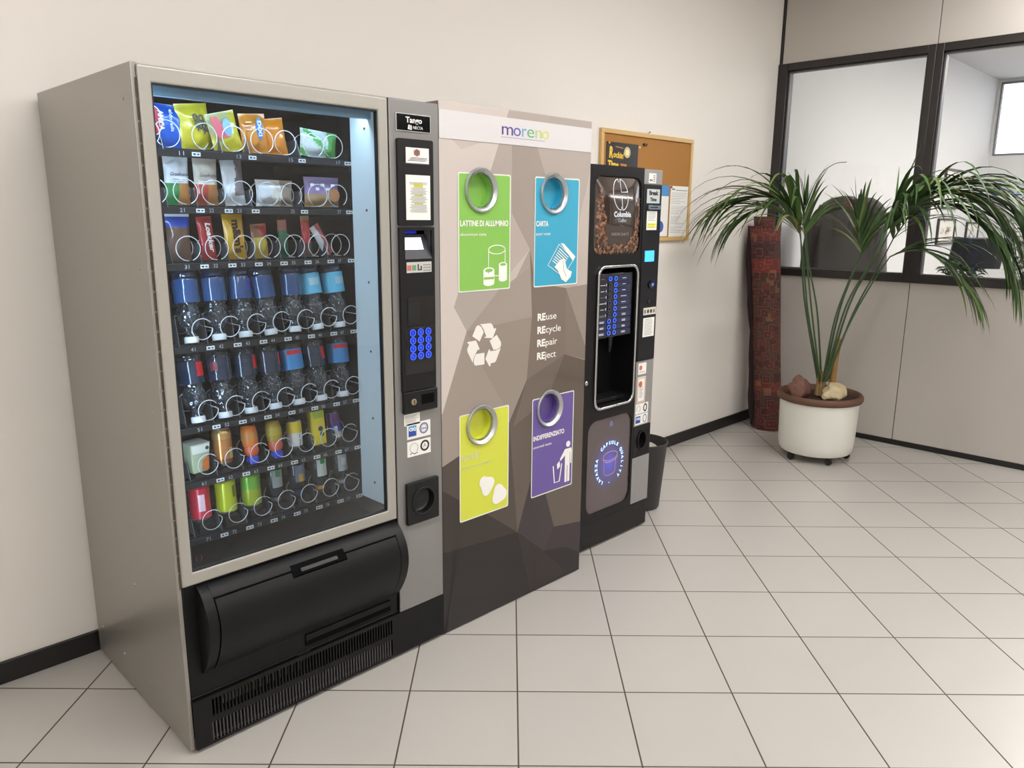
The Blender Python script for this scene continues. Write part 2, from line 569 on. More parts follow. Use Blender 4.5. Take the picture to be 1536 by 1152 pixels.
# office plants
def bush(name, c, r, h, potr, label, n, leafm, flower=None):
    t = empty(name, c, label, 'plant', 'leafy plants on the office desk')
    MB().lathe([(potr * .75, 0.001), (potr, 0.16), (potr * 1.05, 0.16), (potr * .95, 0.15)], mat('office_pot', (90, 84, 82), 0.5), c, 20).build('pot', t)
    lf = MB()
    for k in range(n):
        a = random.uniform(0, 2 * PI)
        u = random.random() ** 0.5
        hh = 0.16 + (h - 0.16) * random.random()
        rr = r * u * (0.5 + 0.7 * math.sin(PI * min(1, (hh - 0.1) / h)))
        p = Vector((c[0] + rr * math.cos(a), c[1] + rr * math.sin(a), c[2] + hh))
        d = Vector((math.cos(a), math.sin(a), random.uniform(-0.5, 0.7))).normalized()
        s_ = d.cross(Vector((0, 0, 1))).normalized()
        l, w_ = random.uniform(.05, .10), random.uniform(.018, .032)
        e = p + d * l + Vector((0, 0, -0.02))
        mid = p + d * l * .5
        up_ = Vector((0, 0, .008))
        M_ = flower if (flower and hh > h * .72 and random.random() < .35) else leafm
        lf.add([p, mid + s_ * w_ + up_, e, mid - s_ * w_ + up_, mid], [(0, 1, 4), (1, 2, 4), (2, 3, 4), (3, 0, 4)], M_)
    lf.build('foliage', t, normals=False)
    st = MB()
    for k in range(7):
        a = k * 2 * PI / 7
        st.tube([(c[0] + .01 * math.cos(a), c[1] + .01 * math.sin(a), c[2] + .1), (c[0] + r * .3 * math.cos(a), c[1] + r * .3 * math.sin(a), c[2] + h * .5), (c[0] + r * .5 * math.cos(a), c[1] + r * .5 * math.sin(a), c[2] + h * .85)], .004, mat('green_stem', (70, 90, 50), .6), 5)
    st.build('stem', t)
bush('office_plant', (5.92, -1.50, 0.751), 0.20, 0.98, 0.11, 'tall bushy green plant with reddish flowers on the office desk', 420, mat('office_leaf', (62, 98, 50), .45, var=.3, vscale=9), mat('office_flower', (150, 84, 78), .6))
bush('office_plant', (5.88, -.98, 0.751), 0.11, 0.40, 0.09, 'low dark green plant on the office desk in front of the monitor', 200, mat('office_leaf_dark', (40, 66, 40), .45, var=.3, vscale=9))

# office chair with a jacket over its back
ch = empty('office_chair', (5.35, -0.42, 0), 'high backed office chair with a grey cover behind the left partition pane', 'chair')
CG = mat('chair_cloth', (84, 82, 84), 0.9, bump=.1, bscale=100)
MB().lathe([(.03, .09), (.03, .48)], mat('chair_metal', (60, 60, 62), .35, .7), (5.35, -.42, 0), 14).build('column', ch)
ba = MB()
for k in range(5):
    a = 2 * PI * k / 5
    ba.tube([(5.35, -.42, .1), (5.35 + .3 * math.cos(a), -.42 + .3 * math.sin(a), .06)], [.025, .016], MC['chair_metal'])
    ba.lathe([(.012, 0.002), (.03, .012), (.03, .045), (.012, .055)], BLACK, (5.35 + .3 * math.cos(a), -.42 + .3 * math.sin(a), 0), 12)
ba.build('star_base', ch)
MB().prism(rrect(5.12, 5.62, -.67, -.17, .08), .47, .56, CG, 'z').build('seat', ch, .02)
MB().prism(rrect(-.66 + .02, -.18 - .02, .66, 1.30, .1), 5.16, 5.22, CG, 'x').build('backrest', ch, .02)
jk = empty('jacket', (5.15, -0.42, 1.0), 'dark grey jacket with a pink collar lining draped over the office chair', 'jacket')
JM = mat('jacket_cloth', (104, 102, 104), 0.9, bump=.15, bscale=60, var=.08, vscale=9)
jm = MB()
# rounded shoulders, waist, flared hem (outline in y,z), cushioned in x, both shoulders with a dip at the neck
prof = [(1.00, .275), (1.08, .270), (1.16, .262), (1.24, .255), (1.32, .24), (1.38, .228), (1.44, .240), (1.50, .236), (1.56, .215), (1.60, .185), (1.635, .13), (1.65, .06)]
n = 28
vs, fs = [], []
for i, (z, hw) in enumerate(prof):
    for k in range(n):
        a = 2 * PI * k / n
        th = .075 + .012 * math.sin(5 * a + i * .6)
        yy = 1.12 * hw * math.copysign(abs(math.cos(a)) ** .7, math.cos(a))
        dip = 0.035 * max(0, (i - 8) / 3.0) * math.exp(-((yy + .05) / .035) ** 2)
        vs.append((5.13 + th * math.sin(a) * (1 if i < 11 else .6), -.405 + yy, z - dip))
for i in range(len(prof) - 1):
    for k in range(n):
        fs.append((i * n + k, i * n + (k + 1) % n, (i + 1) * n + (k + 1) % n, (i + 1) * n + k))
fs.append(tuple((len(prof) - 1) * n + k for k in range(n)))
jm.add(vs, fs, JM)
jo = jm.build('shell', jk, angle=80)
MB().prism([(-.475, 1.62), (-.40, 1.63), (-.405, 1.585), (-.43, 1.54)], 5.035, 5.042, mat('pink_lining', (190, 70, 120), .6), 'x').build('lining', jk)
for s_, y in ((1, -.66), (-1, -.12)):
    MB().tube([(5.13, -.39 + (y + .39) * .62, 1.57), (5.10, -.39 + (y + .39) * .86, 1.40), (5.10, -.39 + (y + .39) * .95, 1.2), (5.10, -.39 + (y + .39) * .98, 1.02)], [.05, .062, .055, .05], JM, 12).build('sleeve', jk, angle=80)

# ------------------------------------------------------------------ ceiling lamps
LAMP = mat('lamp_diffuser', (250, 248, 244), .4, emit=(253, 251, 250), es=34.5)
LHOUS = mat('lamp_housing', (225, 224, 220), .5)
def ceiling_light(x, y, lx, ly, label, z=HZ, M=LAMP, grp='fluorescent ceiling lights of the hall'):
    t = empty('ceiling_light', (x, y, z), label, 'lamp', grp)
    MB().box(x - lx / 2 - .02, x + lx / 2 + .02, y - ly / 2 - .02, y + ly / 2 + .02, z - .05, z - .001, LHOUS).build('housing', t, .004)
    MB().box(x - lx / 2, x + lx / 2, y - ly / 2, y + ly / 2, z - .056, z - .0505, M).build('diffuser', t)
for x in (-1.8, .4, 2.5, 4.0):
    for y in (-1.9, -4.4):
        ceiling_light(x, y, 1.25, .22, 'long fluorescent lamp on the hall ceiling')
OLAMP = mat('office_lamp', (250, 250, 252), .4, emit=(252, 250, 247), es=52.0)
for x in (6.0, 8.4):
    ceiling_light(x, -2.3, 1.2, .5, 'unseen lamp added on the office ceiling to brighten the office', OZ, OLAMP, 'added fill lamps of the office')  # unseen fill lamps, added to make the office bright
ceiling_light(7.4, -4.8, 3.4, .16, 'long fluorescent tube lamp across the office ceiling', OZ, OLAMP)

# ================================================================== snack vending machine
SX1, SY, SH = 0.9173, -0.7734, 1.83
sm = empty('snack_vending_machine', (0.46, -0.4, 0), 'tall grey steel snack and drinks vending machine with a large lit window', 'vending machine')
SIDE = mat('brushed_side_steel', (160, 157, 150), 0.36, 0.7, bump=.04, bscale=700)
DOORF = mat('champagne_door_frame', (170, 167, 159), 0.38, 0.35)
COLG = mat('grey_column_metal', (140, 138, 137), 0.42, 0.45)
LINER = mat('black_liner', (9, 9, 12), 0.7, spec=.25)
PALEP = mat('pale_inner_panel', (222, 232, 234), 0.5)
b = MB()
b.box(0, .012, -.764, -.028, .012, SH, SIDE)
b.box(SX1 - .012, SX1, -.764, -.028, .012, SH - .002, SIDE)
b.box(.012, SX1 - .012, -.755, -.028, 1.81, SH, SIDE)
b.box(.012, SX1 - .012, -.04, -.028, .012, 1.81, SIDE)
b.box(.012, SX1 - .012, -.74, -.04, .014, .03, SIDE)
b.build('body', sm, .0015)
for y, z in ((-.706, 1.752), (-.711, .598), (-.444, .403), (-.268, .405), (-.089, .121), (-.28, .105), (-.492, .10), (-.059, .408), (-.706, 1.35), (-.71, .98), (-.06, 1.7)):
    MB().lathe([(.0045, 0), (.004, -.0015), (.002, -.0025)], SIDE, (0.0, y, z), 10, axis='x').build('rivet', sm)
lb = MB()
lb.box(.012, .03, -.75, -.10, .50, 1.79, LINER)
lb.box(.03, .715, -.12, -.10, .50, 1.79, LINER)
lb.box(.03, .715, -.75, -.12, 1.79, 1.805, LINER)
lb.box(.03, .715, -.75, -.12, .485, .50, LINER)
lb.box(.70, .715, -.75, -.12, .50, 1.79, LINER)
lb.build('inner_liner', sm)
pp = MB().box(.690, .6995, -.755, -.622, .555, 1.785, PALEP).build('side_panel', sm, .002)
for z in (1.74, 1.50, 1.28, 1.06, .84, .62):
    sc_ = MB().lathe([(.004, 0), (.004, -.002), (.002, -.003)], mat('screw', (120, 124, 126), .3, .8), (.690, -.70, z), 8, axis='x').build('screw', pp)
# hinge side gap with piano hinge
hg = MB()
hg.box(.0122, .0185, -.760, -.74, .16, 1.825, DARK)
k = .50
while k < 1.80:
    hg.lathe([(.0022, 0), (.0022, .045)], mat('hinge_metal', (96, 86, 76), .4, .6), (.0098, -.766, k), 8)
    k += .05
hg.build('hinge', sm)
# door frame and glass
o_ = [(.012, .505), (.7225, .505), (.7225, 1.8245), (.012, 1.8245)]
i_ = [(.042, .5405), (.6885, .5405), (.6885, 1.787), (.042, 1.787)]
dr = MB().frame(o_, i_, SY, -.752, DOORF).build('door_frame', sm, .004, seg=3)
MB().frame([(.041, .5395), (.6895, .5395), (.6895, 1.788), (.041, 1.788)], [(.046, .5445), (.6845, .5445), (.6845, 1.783), (.046, 1.783)], -.768, -.755, mat('gasket', (26, 30, 36), .4)).build('gasket', dr)
MB().box(.0415, .689, -.7655, -.7615, .54, 1.7875, clear_mat('door_glass', (244, 247, 249), 0.0, 0.58, 1.5)).build('window_glass', dr)
q = MB().line([(.060, .566), (.056, .574), (.060, .582)], .0012, -.7663, mat('red_etch', (120, 60, 66), .6))
q.line([(.070, .566), (.074, .574), (.070, .582)], .0012, -.7663, MC['red_etch'])
q.build('safety_mark', dr)
# lamps inside the case
LED = mat('led_tube', (240, 248, 255), .4, emit=(205, 232, 255), es=56.0)
LEDTOP = mat('led_cover', (120, 160, 186), .4, emit=(150, 195, 225), es=.05)
lh = MB().box(.04, .69, -.735, -.715, 1.764, 1.789, LEDTOP).build('lamp_cover', sm)
MB().box(.05, .68, -.712, -.700, 1.785, 1.7885, LED).build('led_strip', lh)
lv = MB().box(.0305, .034, -.75, -.738, .56, 1.75, LED).build('led_strip', sm)
lr = MB().box(.694, .6995, -.7585, -.7555, .56, 1.75, LED).build('led_strip', sm)

# trays -------------------------------------------------------------
TRAYM = mat('tray_black', (15, 16, 19), .5, spec=.3)
STRIP = mat('label_strip', (20, 22, 27), .35)
TAGM = mat('price_tag', (222, 226, 228), .5)
NUM = mat('number_grey', (168, 172, 178), .5)
DIVM = mat('divider_steel', (120, 124, 130), .35, .7)
CX = [0.165 + 0.0803 * i for i in range(7)]
ROWZ = [1.632, 1.485, 1.335, 1.108, .878, .717, .546]
FLO = .0235

def coil_mesh(gap=.06, r=.034, ph=.3, hand=1, end=2.0):
    pts = []
    for k in range(27):        # flat front loop
        a = PI * (ph + (end - ph) * k / 26)
        pts.append((hand * r * math.cos(a), .002 * k / 26, r * math.sin(a)))
    for k in range(1, 4):
        pts.append((hand * r * math.cos(PI * end), gap * k / 4, r * math.sin(PI * end)))
    for k in range(27):
        a = PI * end + 2 * PI * k / 26
        pts.append((hand * r * math.cos(a), gap + .012 * k / 26, r * math.sin(a)))
    return MB().tube(pts, .00135, STEEL, 5)

COILS = {}
def coil(parent, x, z, kind, y=-.612):
    key = kind
    if key not in COILS:
        o = coil_mesh(*kind).build('spiral_coil', parent, angle=180)
        o.location = (0, 0, 0)
        # mesh built at origin: undo parent offset
        o.data.transform(Matrix.Translation(Vector((.46, -.4, 0))))
        COILS[key] = o
    else:
        o = COILS[key].copy()
        COL.objects.link(o)
        o.parent = parent
    o.location = (x - .46, y + .4, z)
    return o

TAG = None
rows_num = [['11', None, '13', None, '15', None, '17'], ['21', '22', '23', None, '25', None, '27']] + [['%d%d' % (r, c) for c in range(1, 8)] for r in range(3, 8)]
for r, z in enumerate(ROWZ):
    tr = MB()
    th = .022
    tr.box(.034, .688, -.618, -.600, z, z + th - .004, STRIP)
    tr.box(.034, .688, -.602, -.28, z + .010, z + FLO - .0005, TRAYM)
    tr.box(.034, .037, -.602, -.28, z + .010, z + .05, TRAYM)
    tr.box(.685, .688, -.618, -.28, z - .012, z + .05, TRAYM)
    tray = tr.build('shelf_tray', sm, .001)
    nums = rows_num[r]
    for i, nm in enumerate(nums):
        wide = r < 2 and (nm is None)
        if nm:
            MB().text(nm, CX[i] - (.016 if r > 1 or (r == 1 and i < 3) else .010), z + .0045, -.6192, .0105, NUM, w=.013).build('cell_number', tray)
            if TAG is None:
                tg = MB().box(-.0115, .0115, -.0015, 0, 0, .0105, TAGM)
                tg.box(-.0085, -.0015, -.0018, -.0015, .003, .0075, DARKTXT)
                tg.box(.002, .008, -.0018, -.0015, .0035, .007, DARKTXT)
                TAG = tg.build('price_tag', tray)
                TAG.data.transform(Matrix.Translation((.46, -.4, 0)))
                o = TAG
            else:
                o = TAG.copy()
                COL.objects.link(o)
                o.parent = tray
            xt = CX[i] + (.040 if i < 6 else .034)
            if r < 2 and i >= 3 and i < 6:
                xt = CX[i] + .036
            o.location = (xt - .46, -.6185 + .4, z + .0035)
    # dividers between the cells
    cuts = [CX[0] - .04] + [CX[i] + .0402 for i in range(6)]
    if r == 0: cuts = [cuts[0], cuts[2], cuts[3], cuts[5]]
    if r == 1: cuts = [cuts[0], cuts[1], cuts[2], cuts[3], cuts[5]]
    for c in cuts:
        hh = .055 if r not in (3, 4) else .085
        d = MB().prism([(-.610, z + .014), (-.607, z + .014), (-.585, z + .014 + hh), (-.30, z + .014 + hh), (-.30, z + .014)], c - .0006, c + .0006, DIVM, 'x')
        d.build('divider', tray)
    # coils
    if r == 0:
        for c, h_ in ((.082, 1), (.135, -1), (.235, 1), (.318, -1), (.402, 1), (.475, -1), (.567, 1), (.635, -1)):
            coil(tray, c, z + .057, (.050, .034, -.35, h_, 1.5))
    elif r == 1:
        for c in (.090, .172, .250, .330):
            coil(tray, c, z + .058, (.045, .033, -.38, 1, 1.5))
        for c, h_ in ((.412, -1), (.487, 1), (.575, -1), (.645, 1)):
            coil(tray, c, z + .058, (.045, .033, -.30, h_, 1.5))
    elif r == 2:
        for c in CX:
            coil(tray, c + .002, z + .058, (.045, .033, -.40, 1, 1.5))
    elif r in (3, 4):
        for c in CX:
            coil(tray, c + .011, z + .067, (.135, .029, .20, 1), -.642)
    else:
        for c in CX:
            coil(tray, c + .011, z + .062, (.085, .030, .20, 1), -.612)

# control column -------------------------------------------------------
col = MB().box(.7268, SX1 - .0005, SY, -.74, .162, 1.827, COLG).build('control_column', sm, .003)
cut(col, MB().box(.765, .883, -.80, -.745, 1.345, 1.445, DARK))
cut(col, MB().lathe([(.047, -.05), (.047, .025)], DARK, (.826, -.775, .545), 32, axis='y'))
MB().box(.7222, .7270, -.768, -.75, .162, 1.825, DARK).build('door_gap', sm)
bp_ = MB().box(.7500, .8835, -.7765, SY + .0005, 1.7350, 1.7870, mat('badge_rim', (205, 206, 206), .3, .6))
bp_.box(.7525, .881, -.7775, -.7764, 1.7375, 1.7845, BLACK_GLOSS)
bp_ = bp_.build('badge', sm, .0008)
tx = MB().text('Tango', .817, 1.7610, -.7785, .0165, WHITE, 'CENTER', w=.062, bold=.02)
tx.text('NECTA', .832, 1.7435, -.7785, .0085, WHITE, 'CENTER', w=.038)
tx.prism([(.793, 1.742), (.808, 1.740), (.808, 1.753), (.796, 1.755)], -.7785, -.7778, WHITE)
for k in range(3):
    tx.box(.798, .805, -.7788, -.7784, 1.744 + .0033 * k, 1.7455 + .0033 * k, DARKTXT)
tx.build('lettering', bp_)
# upper notice panel
np_ = MB().prism(rrect(.7495, .8885, 1.4545, 1.7135, .006), -.7815, SY + .0005, BLACK).build('notice_panel', sm, .003)
q = MB().box(.7800, .8695, -.7835, -.7814, 1.6400, 1.6885, PAPER)
q.build('upper_notice', np_)
q = MB()
q.prism([(.822, 1.686), (.834, 1.680), (.834, 1.668), (.822, 1.662), (.810, 1.668), (.810, 1.680)], -.7842, -.7836, mat('orange_logo', (206, 110, 84), .6))
q.prism([(.822, 1.683), (.831, 1.679), (.831, 1.670), (.822, 1.666), (.813, 1.670), (.813, 1.679)], -.7846, -.7841, mat('grey_logo', (96, 92, 96), .6))
for k in range(3):
    q.box(.787 + .006 * k, .862 - .006 * (k == 0), -.7841, -.7836, 1.6495 + .0042 * k, 1.651 + .0042 * k, DARKTXT)
q.box(.780, .8695, -.7841, -.7836, 1.640, 1.6425, mat('navy_line', (70, 74, 110), .5))
q.build('upper_notice_print', np_)
MB().box(.7780, .8730, -.7835, -.7814, 1.4720, 1.6075, PAPER).build('lower_notice', np_)
q = MB()
zz = 1.584
for k in range(22):
    w_ = random.uniform(.024, .036) if k not in (2, 3, 9, 15) else .017
    c_ = .826
    M_ = GREYTXT
    if k in (1, 2, 3, 9, 15):
        q.box(c_ - .018, c_ + .018, -.7839, -.7836, zz - .0012, zz + .0030, YELLOWHL)
    q.box(c_ - w_, c_ + w_, -.7843, -.7838, zz, zz + .0012, M_)
    zz -= .0042
q.build('lower_notice_print', np_)
# payment panel: slab with display recess
PX0, PX1, PZ0, PZ1 = .7500, .8880, .9300, 1.4500
pay = MB()
pay.frame([(PX0, PZ0), (PX1, PZ0), (PX1, PZ1), (PX0, PZ1)], [(.770, 1.352), (.878, 1.352), (.878, 1.440), (.770, 1.440)], -.7835, SY + .0005, BLACK)
pay.box(.762, .884, -.7840, -.7834, .985, 1.135, BLACK_GLOSS)
pay = pay.build('payment_panel', sm, .002)
# display housing: recessed dark box with a tilted screen
q = MB()
q.box(.770, .878, -.745, -.742, 1.352, 1.440, DARK)
q.add([(.770, -.783, 1.352), (.878, -.783, 1.352), (.878, -.752, 1.428), (.770, -.752, 1.428)], [(0, 1, 2, 3)], mat('display_bezel', (52, 52, 58), .4))
q.build('display_housing', pay)
q = MB()
def tilt(x, t):
    return (x, -.783 + .031 * t - .0012, 1.352 + .076 * t)
q.add([tilt(.779, .38), tilt(.852, .38), tilt(.852, .86), tilt(.779, .86)], [(0, 1, 2, 3)], mat('display_lit', (235, 240, 255), .3, emit=(225, 232, 255), es=3.0))
q.build('display', pay)
MB().box(.772, .840, -.7515, -.7505, 1.430, 1.438, BLUE_DIM).build('blue_light_strip', pay)
# instruction sticker
q = MB().box(.7740, .8735, -.7845, -.7834, 1.3095, 1.3425, mat('sticker_silver', (196, 194, 190), .4))
q.box(.776, .792, -.7849, -.7845, 1.3165, 1.333, mat('sticker_red', (196, 110, 104), .5))
q.box(.795, .811, -.7849, -.7845, 1.3165, 1.333, mat('sticker_green', (110, 150, 110), .5))
q.box(.817, .822, -.7849, -.7845, 1.316, 1.336, DARKTXT)
q.box(.822, .834, -.7849, -.7845, 1.316, 1.320, DARKTXT)
q.box(.829, .834, -.7849, -.7845, 1.320, 1.330, DARKTXT)
for k in range(4):
    for j in range(3):
        q.box(.8405 + .0078 * k, .8455 + .0078 * k, -.7849, -.7845, 1.3135 + .0085 * j, 1.3175 + .0085 * j, GREYTXT)
q.build('instruction_sticker', pay)
# card reader window
q = MB().box(.7750, .8800, -.7848, -.7834, 1.142, 1.232, BLACK_GLOSS)
q.box(.779, .822, -.7852, -.7848, 1.150, 1.215, mat('reader_grey', (28, 28, 32), .3))
q.build('card_reader', pay, .001)
# keypad
keys = ['1', '2', '3', '4', '5', '6', '7', '8', '9', 'C', '0', 'E']
MB().box(.779, .872, -.7846, -.7838, 1.022, 1.137, BLUE_DIM).build('keypad_plate', pay, .001) if False else None
for i, kx in enumerate(keys):
    cx, cz = .7920 + (i % 3) * .0315, 1.1190 - (i // 3) * .0255
    kb = MB().lathe([(.0118, 0), (.0118, -.0022), (.0108, -.003), (.0001, -.003)], mat('key_blue', (14, 24, 110), .3, emit=(10, 30, 225), es=.45), (cx, -.7838, cz), 20, axis='y').build('key', pay)
    q = MB().frame(circ(cx, cz, .0116, 20), circ(cx, cz, .0096, 20), -.7874, -.7866, BLUE_EM)
    q.text(kx, cx, cz - .0038, -.7874, .0078, BLUE_EM, 'CENTER', bold=.03)
    q.build('key_symbol', kb)
# lock box
lk = MB().box(.7525, .8930, -.7855, SY + .0005, .8560, .9275, BLACK)
lk = lk.build('lock_panel', sm, .003)
MB().lathe([(.0105, 0), (.0105, -.004), (.009, -.005), (.0001, -.005)], mat('lock_brass', (168, 156, 130), .3, .8), (.790, -.7855, .893), 20, axis='y').build('lock', lk)
MB().box(.7888, .7912, -.7912, -.7904, .886, .900, DARK).build('keyhole', lk)
MB().box(.823, .877, -.7862, -.7853, .880, .912, DARK).build('coin_slot', lk)
# service stickers
def sticker(x0, x1, z0, z1, y, name='sticker'):
    return MB().box(x0, x1, y - .0008, y, z0, z1, PAPER).build(name, sm)
s1 = sticker(.7590, .8240, .8010 + .012, .8600 - .009, SY, 'service_sticker')
q = MB()
for k in range(8):
    q.box(.763, .763 + random.uniform(.040, .057), SY - .0013, SY - .0008, .818 + k * .0040, .819 + k * .0040, GREYTXT)
q.build('sticker_print', s1)
s2 = sticker(.7700, .8680, .7900, .8480 - .004, SY, 'quality_sticker')
s2.data.transform(Matrix.Translation((0, 0, -.025)))
s2.name = 'certificate_sticker'
CB = mat('certificate_blue', (40, 74, 158), .5)
q = MB().box(.7760, .8080, SY - .0014, SY - .0008, .7740, .8100, CB)
q.box(.7760, .8080, SY - .0016, SY - .0013, .7960, .8100, mat('certificate_cyan', (90, 160, 210), .5))
q.text('CSQ', .792, .7930, SY - .002, .010, WHITE, 'CENTER', w=.028, bold=.04)
q.frame(circ(.840, .794, .0185, 28), circ(.840, .794, .0150, 28), SY - .0014, SY - .0008, mat('certificate_navy', (70, 80, 140), .5))
q.frame(circ(.840, .794, .0128, 28), circ(.840, .794, .0118, 28), SY - .0014, SY - .0008, MC['certificate_navy'])
q.text('IQNet', .840, .7905, SY - .0014, .0065, MC['certificate_navy'], 'CENTER', w=.021)
q.build('certificate_print', s2)
s3 = sticker(.7700, .8680, .7045, .7570, SY, 'certificate_sticker')
q = MB().line([(.797 + .0165 * math.cos(a_), .733 + .0165 * math.sin(a_)) for a_ in [math.radians(d) for d in range(-50, 250, 15)]], .0010, SY - .0014, GREYTXT)
q.line([(.781, .713), (.790, .718), (.799, .712), (.812, .716)], .0024, SY - .0014, DARKTXT)
q.frame(circ(.843, .733, .0190, 28), circ(.843, .733, .0125, 28), SY - .0014, SY - .0008, DARKTXT)
q.line([(.838, .727), (.842, .740), (.848, .729)], .002, SY - .0014, DARKTXT)
q.build('certificate_print', s3)
# coin return cup
cr = MB()
NC = 28
cr.frame(rrect(.7580, .8935, .4700, .6160, .004, 6), circ(.826, .545, .044, 28), -.7850, SY + .0005, BLACK)
cr = cr.build('coin_return', sm, .002)
MB().frame(circ(.826, .545, .050, 36), circ(.826, .545, .043, 36), -.7885, -.784, BLACK).build('cup_rim', cr, .0015)
MB().lathe([(.0435, 0), (.042, .020), (.034, .026), (.0001, .028)], mat('cup_dark', (20, 20, 22), .35), (.826, -.782, .545), 28, axis='y', capb=False).build('cup_bowl', cr)

# dispensing flap ------------------------------------------------------
LB = mat('lower_black', (12, 12, 13), .42, spec=.28, bump=.1, bscale=900)
FLAPM = mat('flap_black', (11, 11, 11), .42, spec=.28, bump=.12, bscale=1200)
lp = MB()
lp.box(.0125, .7222, -.765, -.74, .165, .5045, LB)
lp.box(.0125, .7222, -.768, -.7645, .165, .172, LB)
lp = lp.build('lower_panel', sm, .002)
def bulge(z, z0=.232, z1=.4995, d=.072):
    t = (z - z0) / (z1 - z0)
    return -.766 - d * max(0.0, math.sin(PI * (t ** 1.25))) ** .62
def curved(x0, x1, z0, z1, off, M, n=18, thick=.01, cx=0):
    vs, fs = [], []
    for i in range(n + 1):
        z = z0 + (z1 - z0) * i / n
        y = bulge(z) - off
        vs += [(x0, y, z), (x1, y, z), (x1, -.764, z), (x0, -.764, z)]
    for i in range(n):
        a, c = i * 4, (i + 1) * 4
        for j in range(4):
            fs.append((a + j, a + (j + 1) % 4, c + (j + 1) % 4, c + j))
    fs += [(0, 1, 2, 3), (n * 4, n * 4 + 3, n * 4 + 2, n * 4 + 1)]
    return vs, fs
sur = MB()
for x0, x1 in ((.0480, .0760), (.6880, .7180)):
    vs, fs = curved(x0, x1, .2325, .499, 0, LB)
    sur.add(vs, fs, LB)
vs, fs = curved(.076, .688, .2325, .499, -.004, DARK)
sur.add(vs, fs, DARK)
vs, fs = curved(.0760, .688, .4690, .499, .0, LB, 6)
sur.add(vs, fs, LB)
surround = sur.build('flap_surround', lp, .003, angle=50)
fl = MB()
vs, fs = curved(.0795, .3100, .2405, .4650, .002, FLAPM)
fl.add(vs, fs, FLAPM)
vs, fs = curved(.3100, .4950, .2405, .4500, .002, FLAPM)
fl.add(vs, fs, FLAPM)
vs, fs = curved(.4950, .6845, .2405, .4650, .002, FLAPM)
fl.add(vs, fs, FLAPM)
flap = fl.build('delivery_flap', sm, 0, angle=50)
q = MB()
vs, fs = curved(.3120, .4930, .4530, .4800, -.006 + .0075, DARK, 5)
q.add(vs, fs, DARK)  # black strip, not sunk in: the recess's shade put into the colour
vs, fs = curved(.3400, .4650, .4600, .4690, .0035, mat('grip_grey', (48, 46, 48), .35), 4)
q.add(vs, fs, MC['grip_grey'])
q.build('grip_recess', flap, .001)
q = MB()
q.box(.370, .690, -.772, -.764, .186, .222, LB)
q.box(.372, .688, -.7725, -.7718, .1865, .203, DARK)
q.build('air_slot', lp, .001)
# base plate with grilles
bpn = MB()
gx0, gx1 = .060, .690
def grille_rows(z0, z1, n, M):
    step = (gx1 - gx0) / n
    for k in range(n):
        bpn.box(gx0 + step * k, gx0 + step * k + step * .42, -.7745, -.766, z0, z1, M)
BP = mat('base_black', (13, 13, 14), .45, spec=.28)
SLAT = mat('slat_sheen_grey', (60, 58, 58), .45)  # reflected light on the lower slats put into a lighter grey
for (xa, xb, za, zb) in ((.0125, .060, .012, .1625), (.690, SX1, .012, .1625), (.060, .690, .150, .1625), (.060, .690, .078, .097), (.060, .690, .012, .020)):
    bpn.box(xa, xb, -.7750, -.765, za, zb, BP)
base = bpn.build('base_panel', sm, .0)
def grille(z0, z1, n, M):
    g = MB()
    step = (gx1 - gx0) / n
    for k in range(n):
        g.box(gx0 + step * k, gx0 + step * k + step * .42, -.7745, -.766, z0, z1, M)
    return g.build('vent_grille', base)
grille(.0965, .1505, 60, BP)
grille(.0195, .0785, 60, SLAT)
q = MB().box(.02, .70, -.55, -.54, .03, .16, DARK)
q.box(.02, .70, -.764, -.55, .028, .032, DARK)
q.build('base_cavity', base)
q = MB()
for k in range(12):
    q.box(.11 + .022 * k, .124 + .022 * k, -.74, -.735, .098, .128, mat('condenser_fins', (176, 180, 150), .5, .3))
q.box(.36, .40, -.735, -.73, .118, .150, MC['condenser_fins'])
q.build('condenser', base)
for x in (.05, .86):
    for y in (-.70, -.10):
        MB().lathe([(.018, 0.0005), (.018, .010), (.008, .012), (.008, .018)], BLACK, (x, y, 0), 14).build('foot', sm)

# ================================================================== products
def ang(d): return math.radians(d)
def pillow(w, h, t, colf, nx=14, nz=18, seed=0, wr=.0028, crimp=.008):
    """sealed flexible bag standing on z=0, front towards -y; colf(u,v,front)->material"""
    q = MB()
    rnd = Vector((seed * 3.1, seed * 1.7, seed * .7))
    grid = {}
    vs = []
    for side in (-1, 1):
        for j in range(nz + 1):
            v = j / nz
            for i in range(nx + 1):
                u = i / nx
                cu_ = math.sin(PI * u) ** .55 if 0 < u < 1 else 0
                cv = 1.0
                e = min(v, 1 - v) * h
                cv = min(1.0, max(0.0, (e - crimp)) / (h * .22)) ** .6 if e > crimp else 0
                p = t / 2 * cu_ * cv
                x = (u - .5) * w * (1 - .05 * math.sin(PI * v))
                z = v * h
                nz_ = noise.noise(Vector((x * 55, z * 42, side * 2.0)) + rnd)
                y = side * (p + .0004) + nz_ * wr * (1 if p > 0 else .15) * 2.0
                if p <= 0 and side == 1:
                    y = nz_ * wr * .3 + .0004
                vs.append((x, y, z))
                grid[(side, i, j)] = len(vs) - 1
    b = len(q.v)
    q.v.extend(vs)
    for side in (-1, 1):
        for j in range(nz):
            for i in range(nx):
                a, c, d, e = grid[(side, i, j)], grid[(side, i + 1, j)], grid[(side, i + 1, j + 1)], grid[(side, i, j + 1)]
                q.f.append((a, c, d, e) if side < 0 else (e, d, c, a))
                q.m.append(q.mi(colf((i + .5) / nx, (j + .5) / nz, side < 0)))
    return q

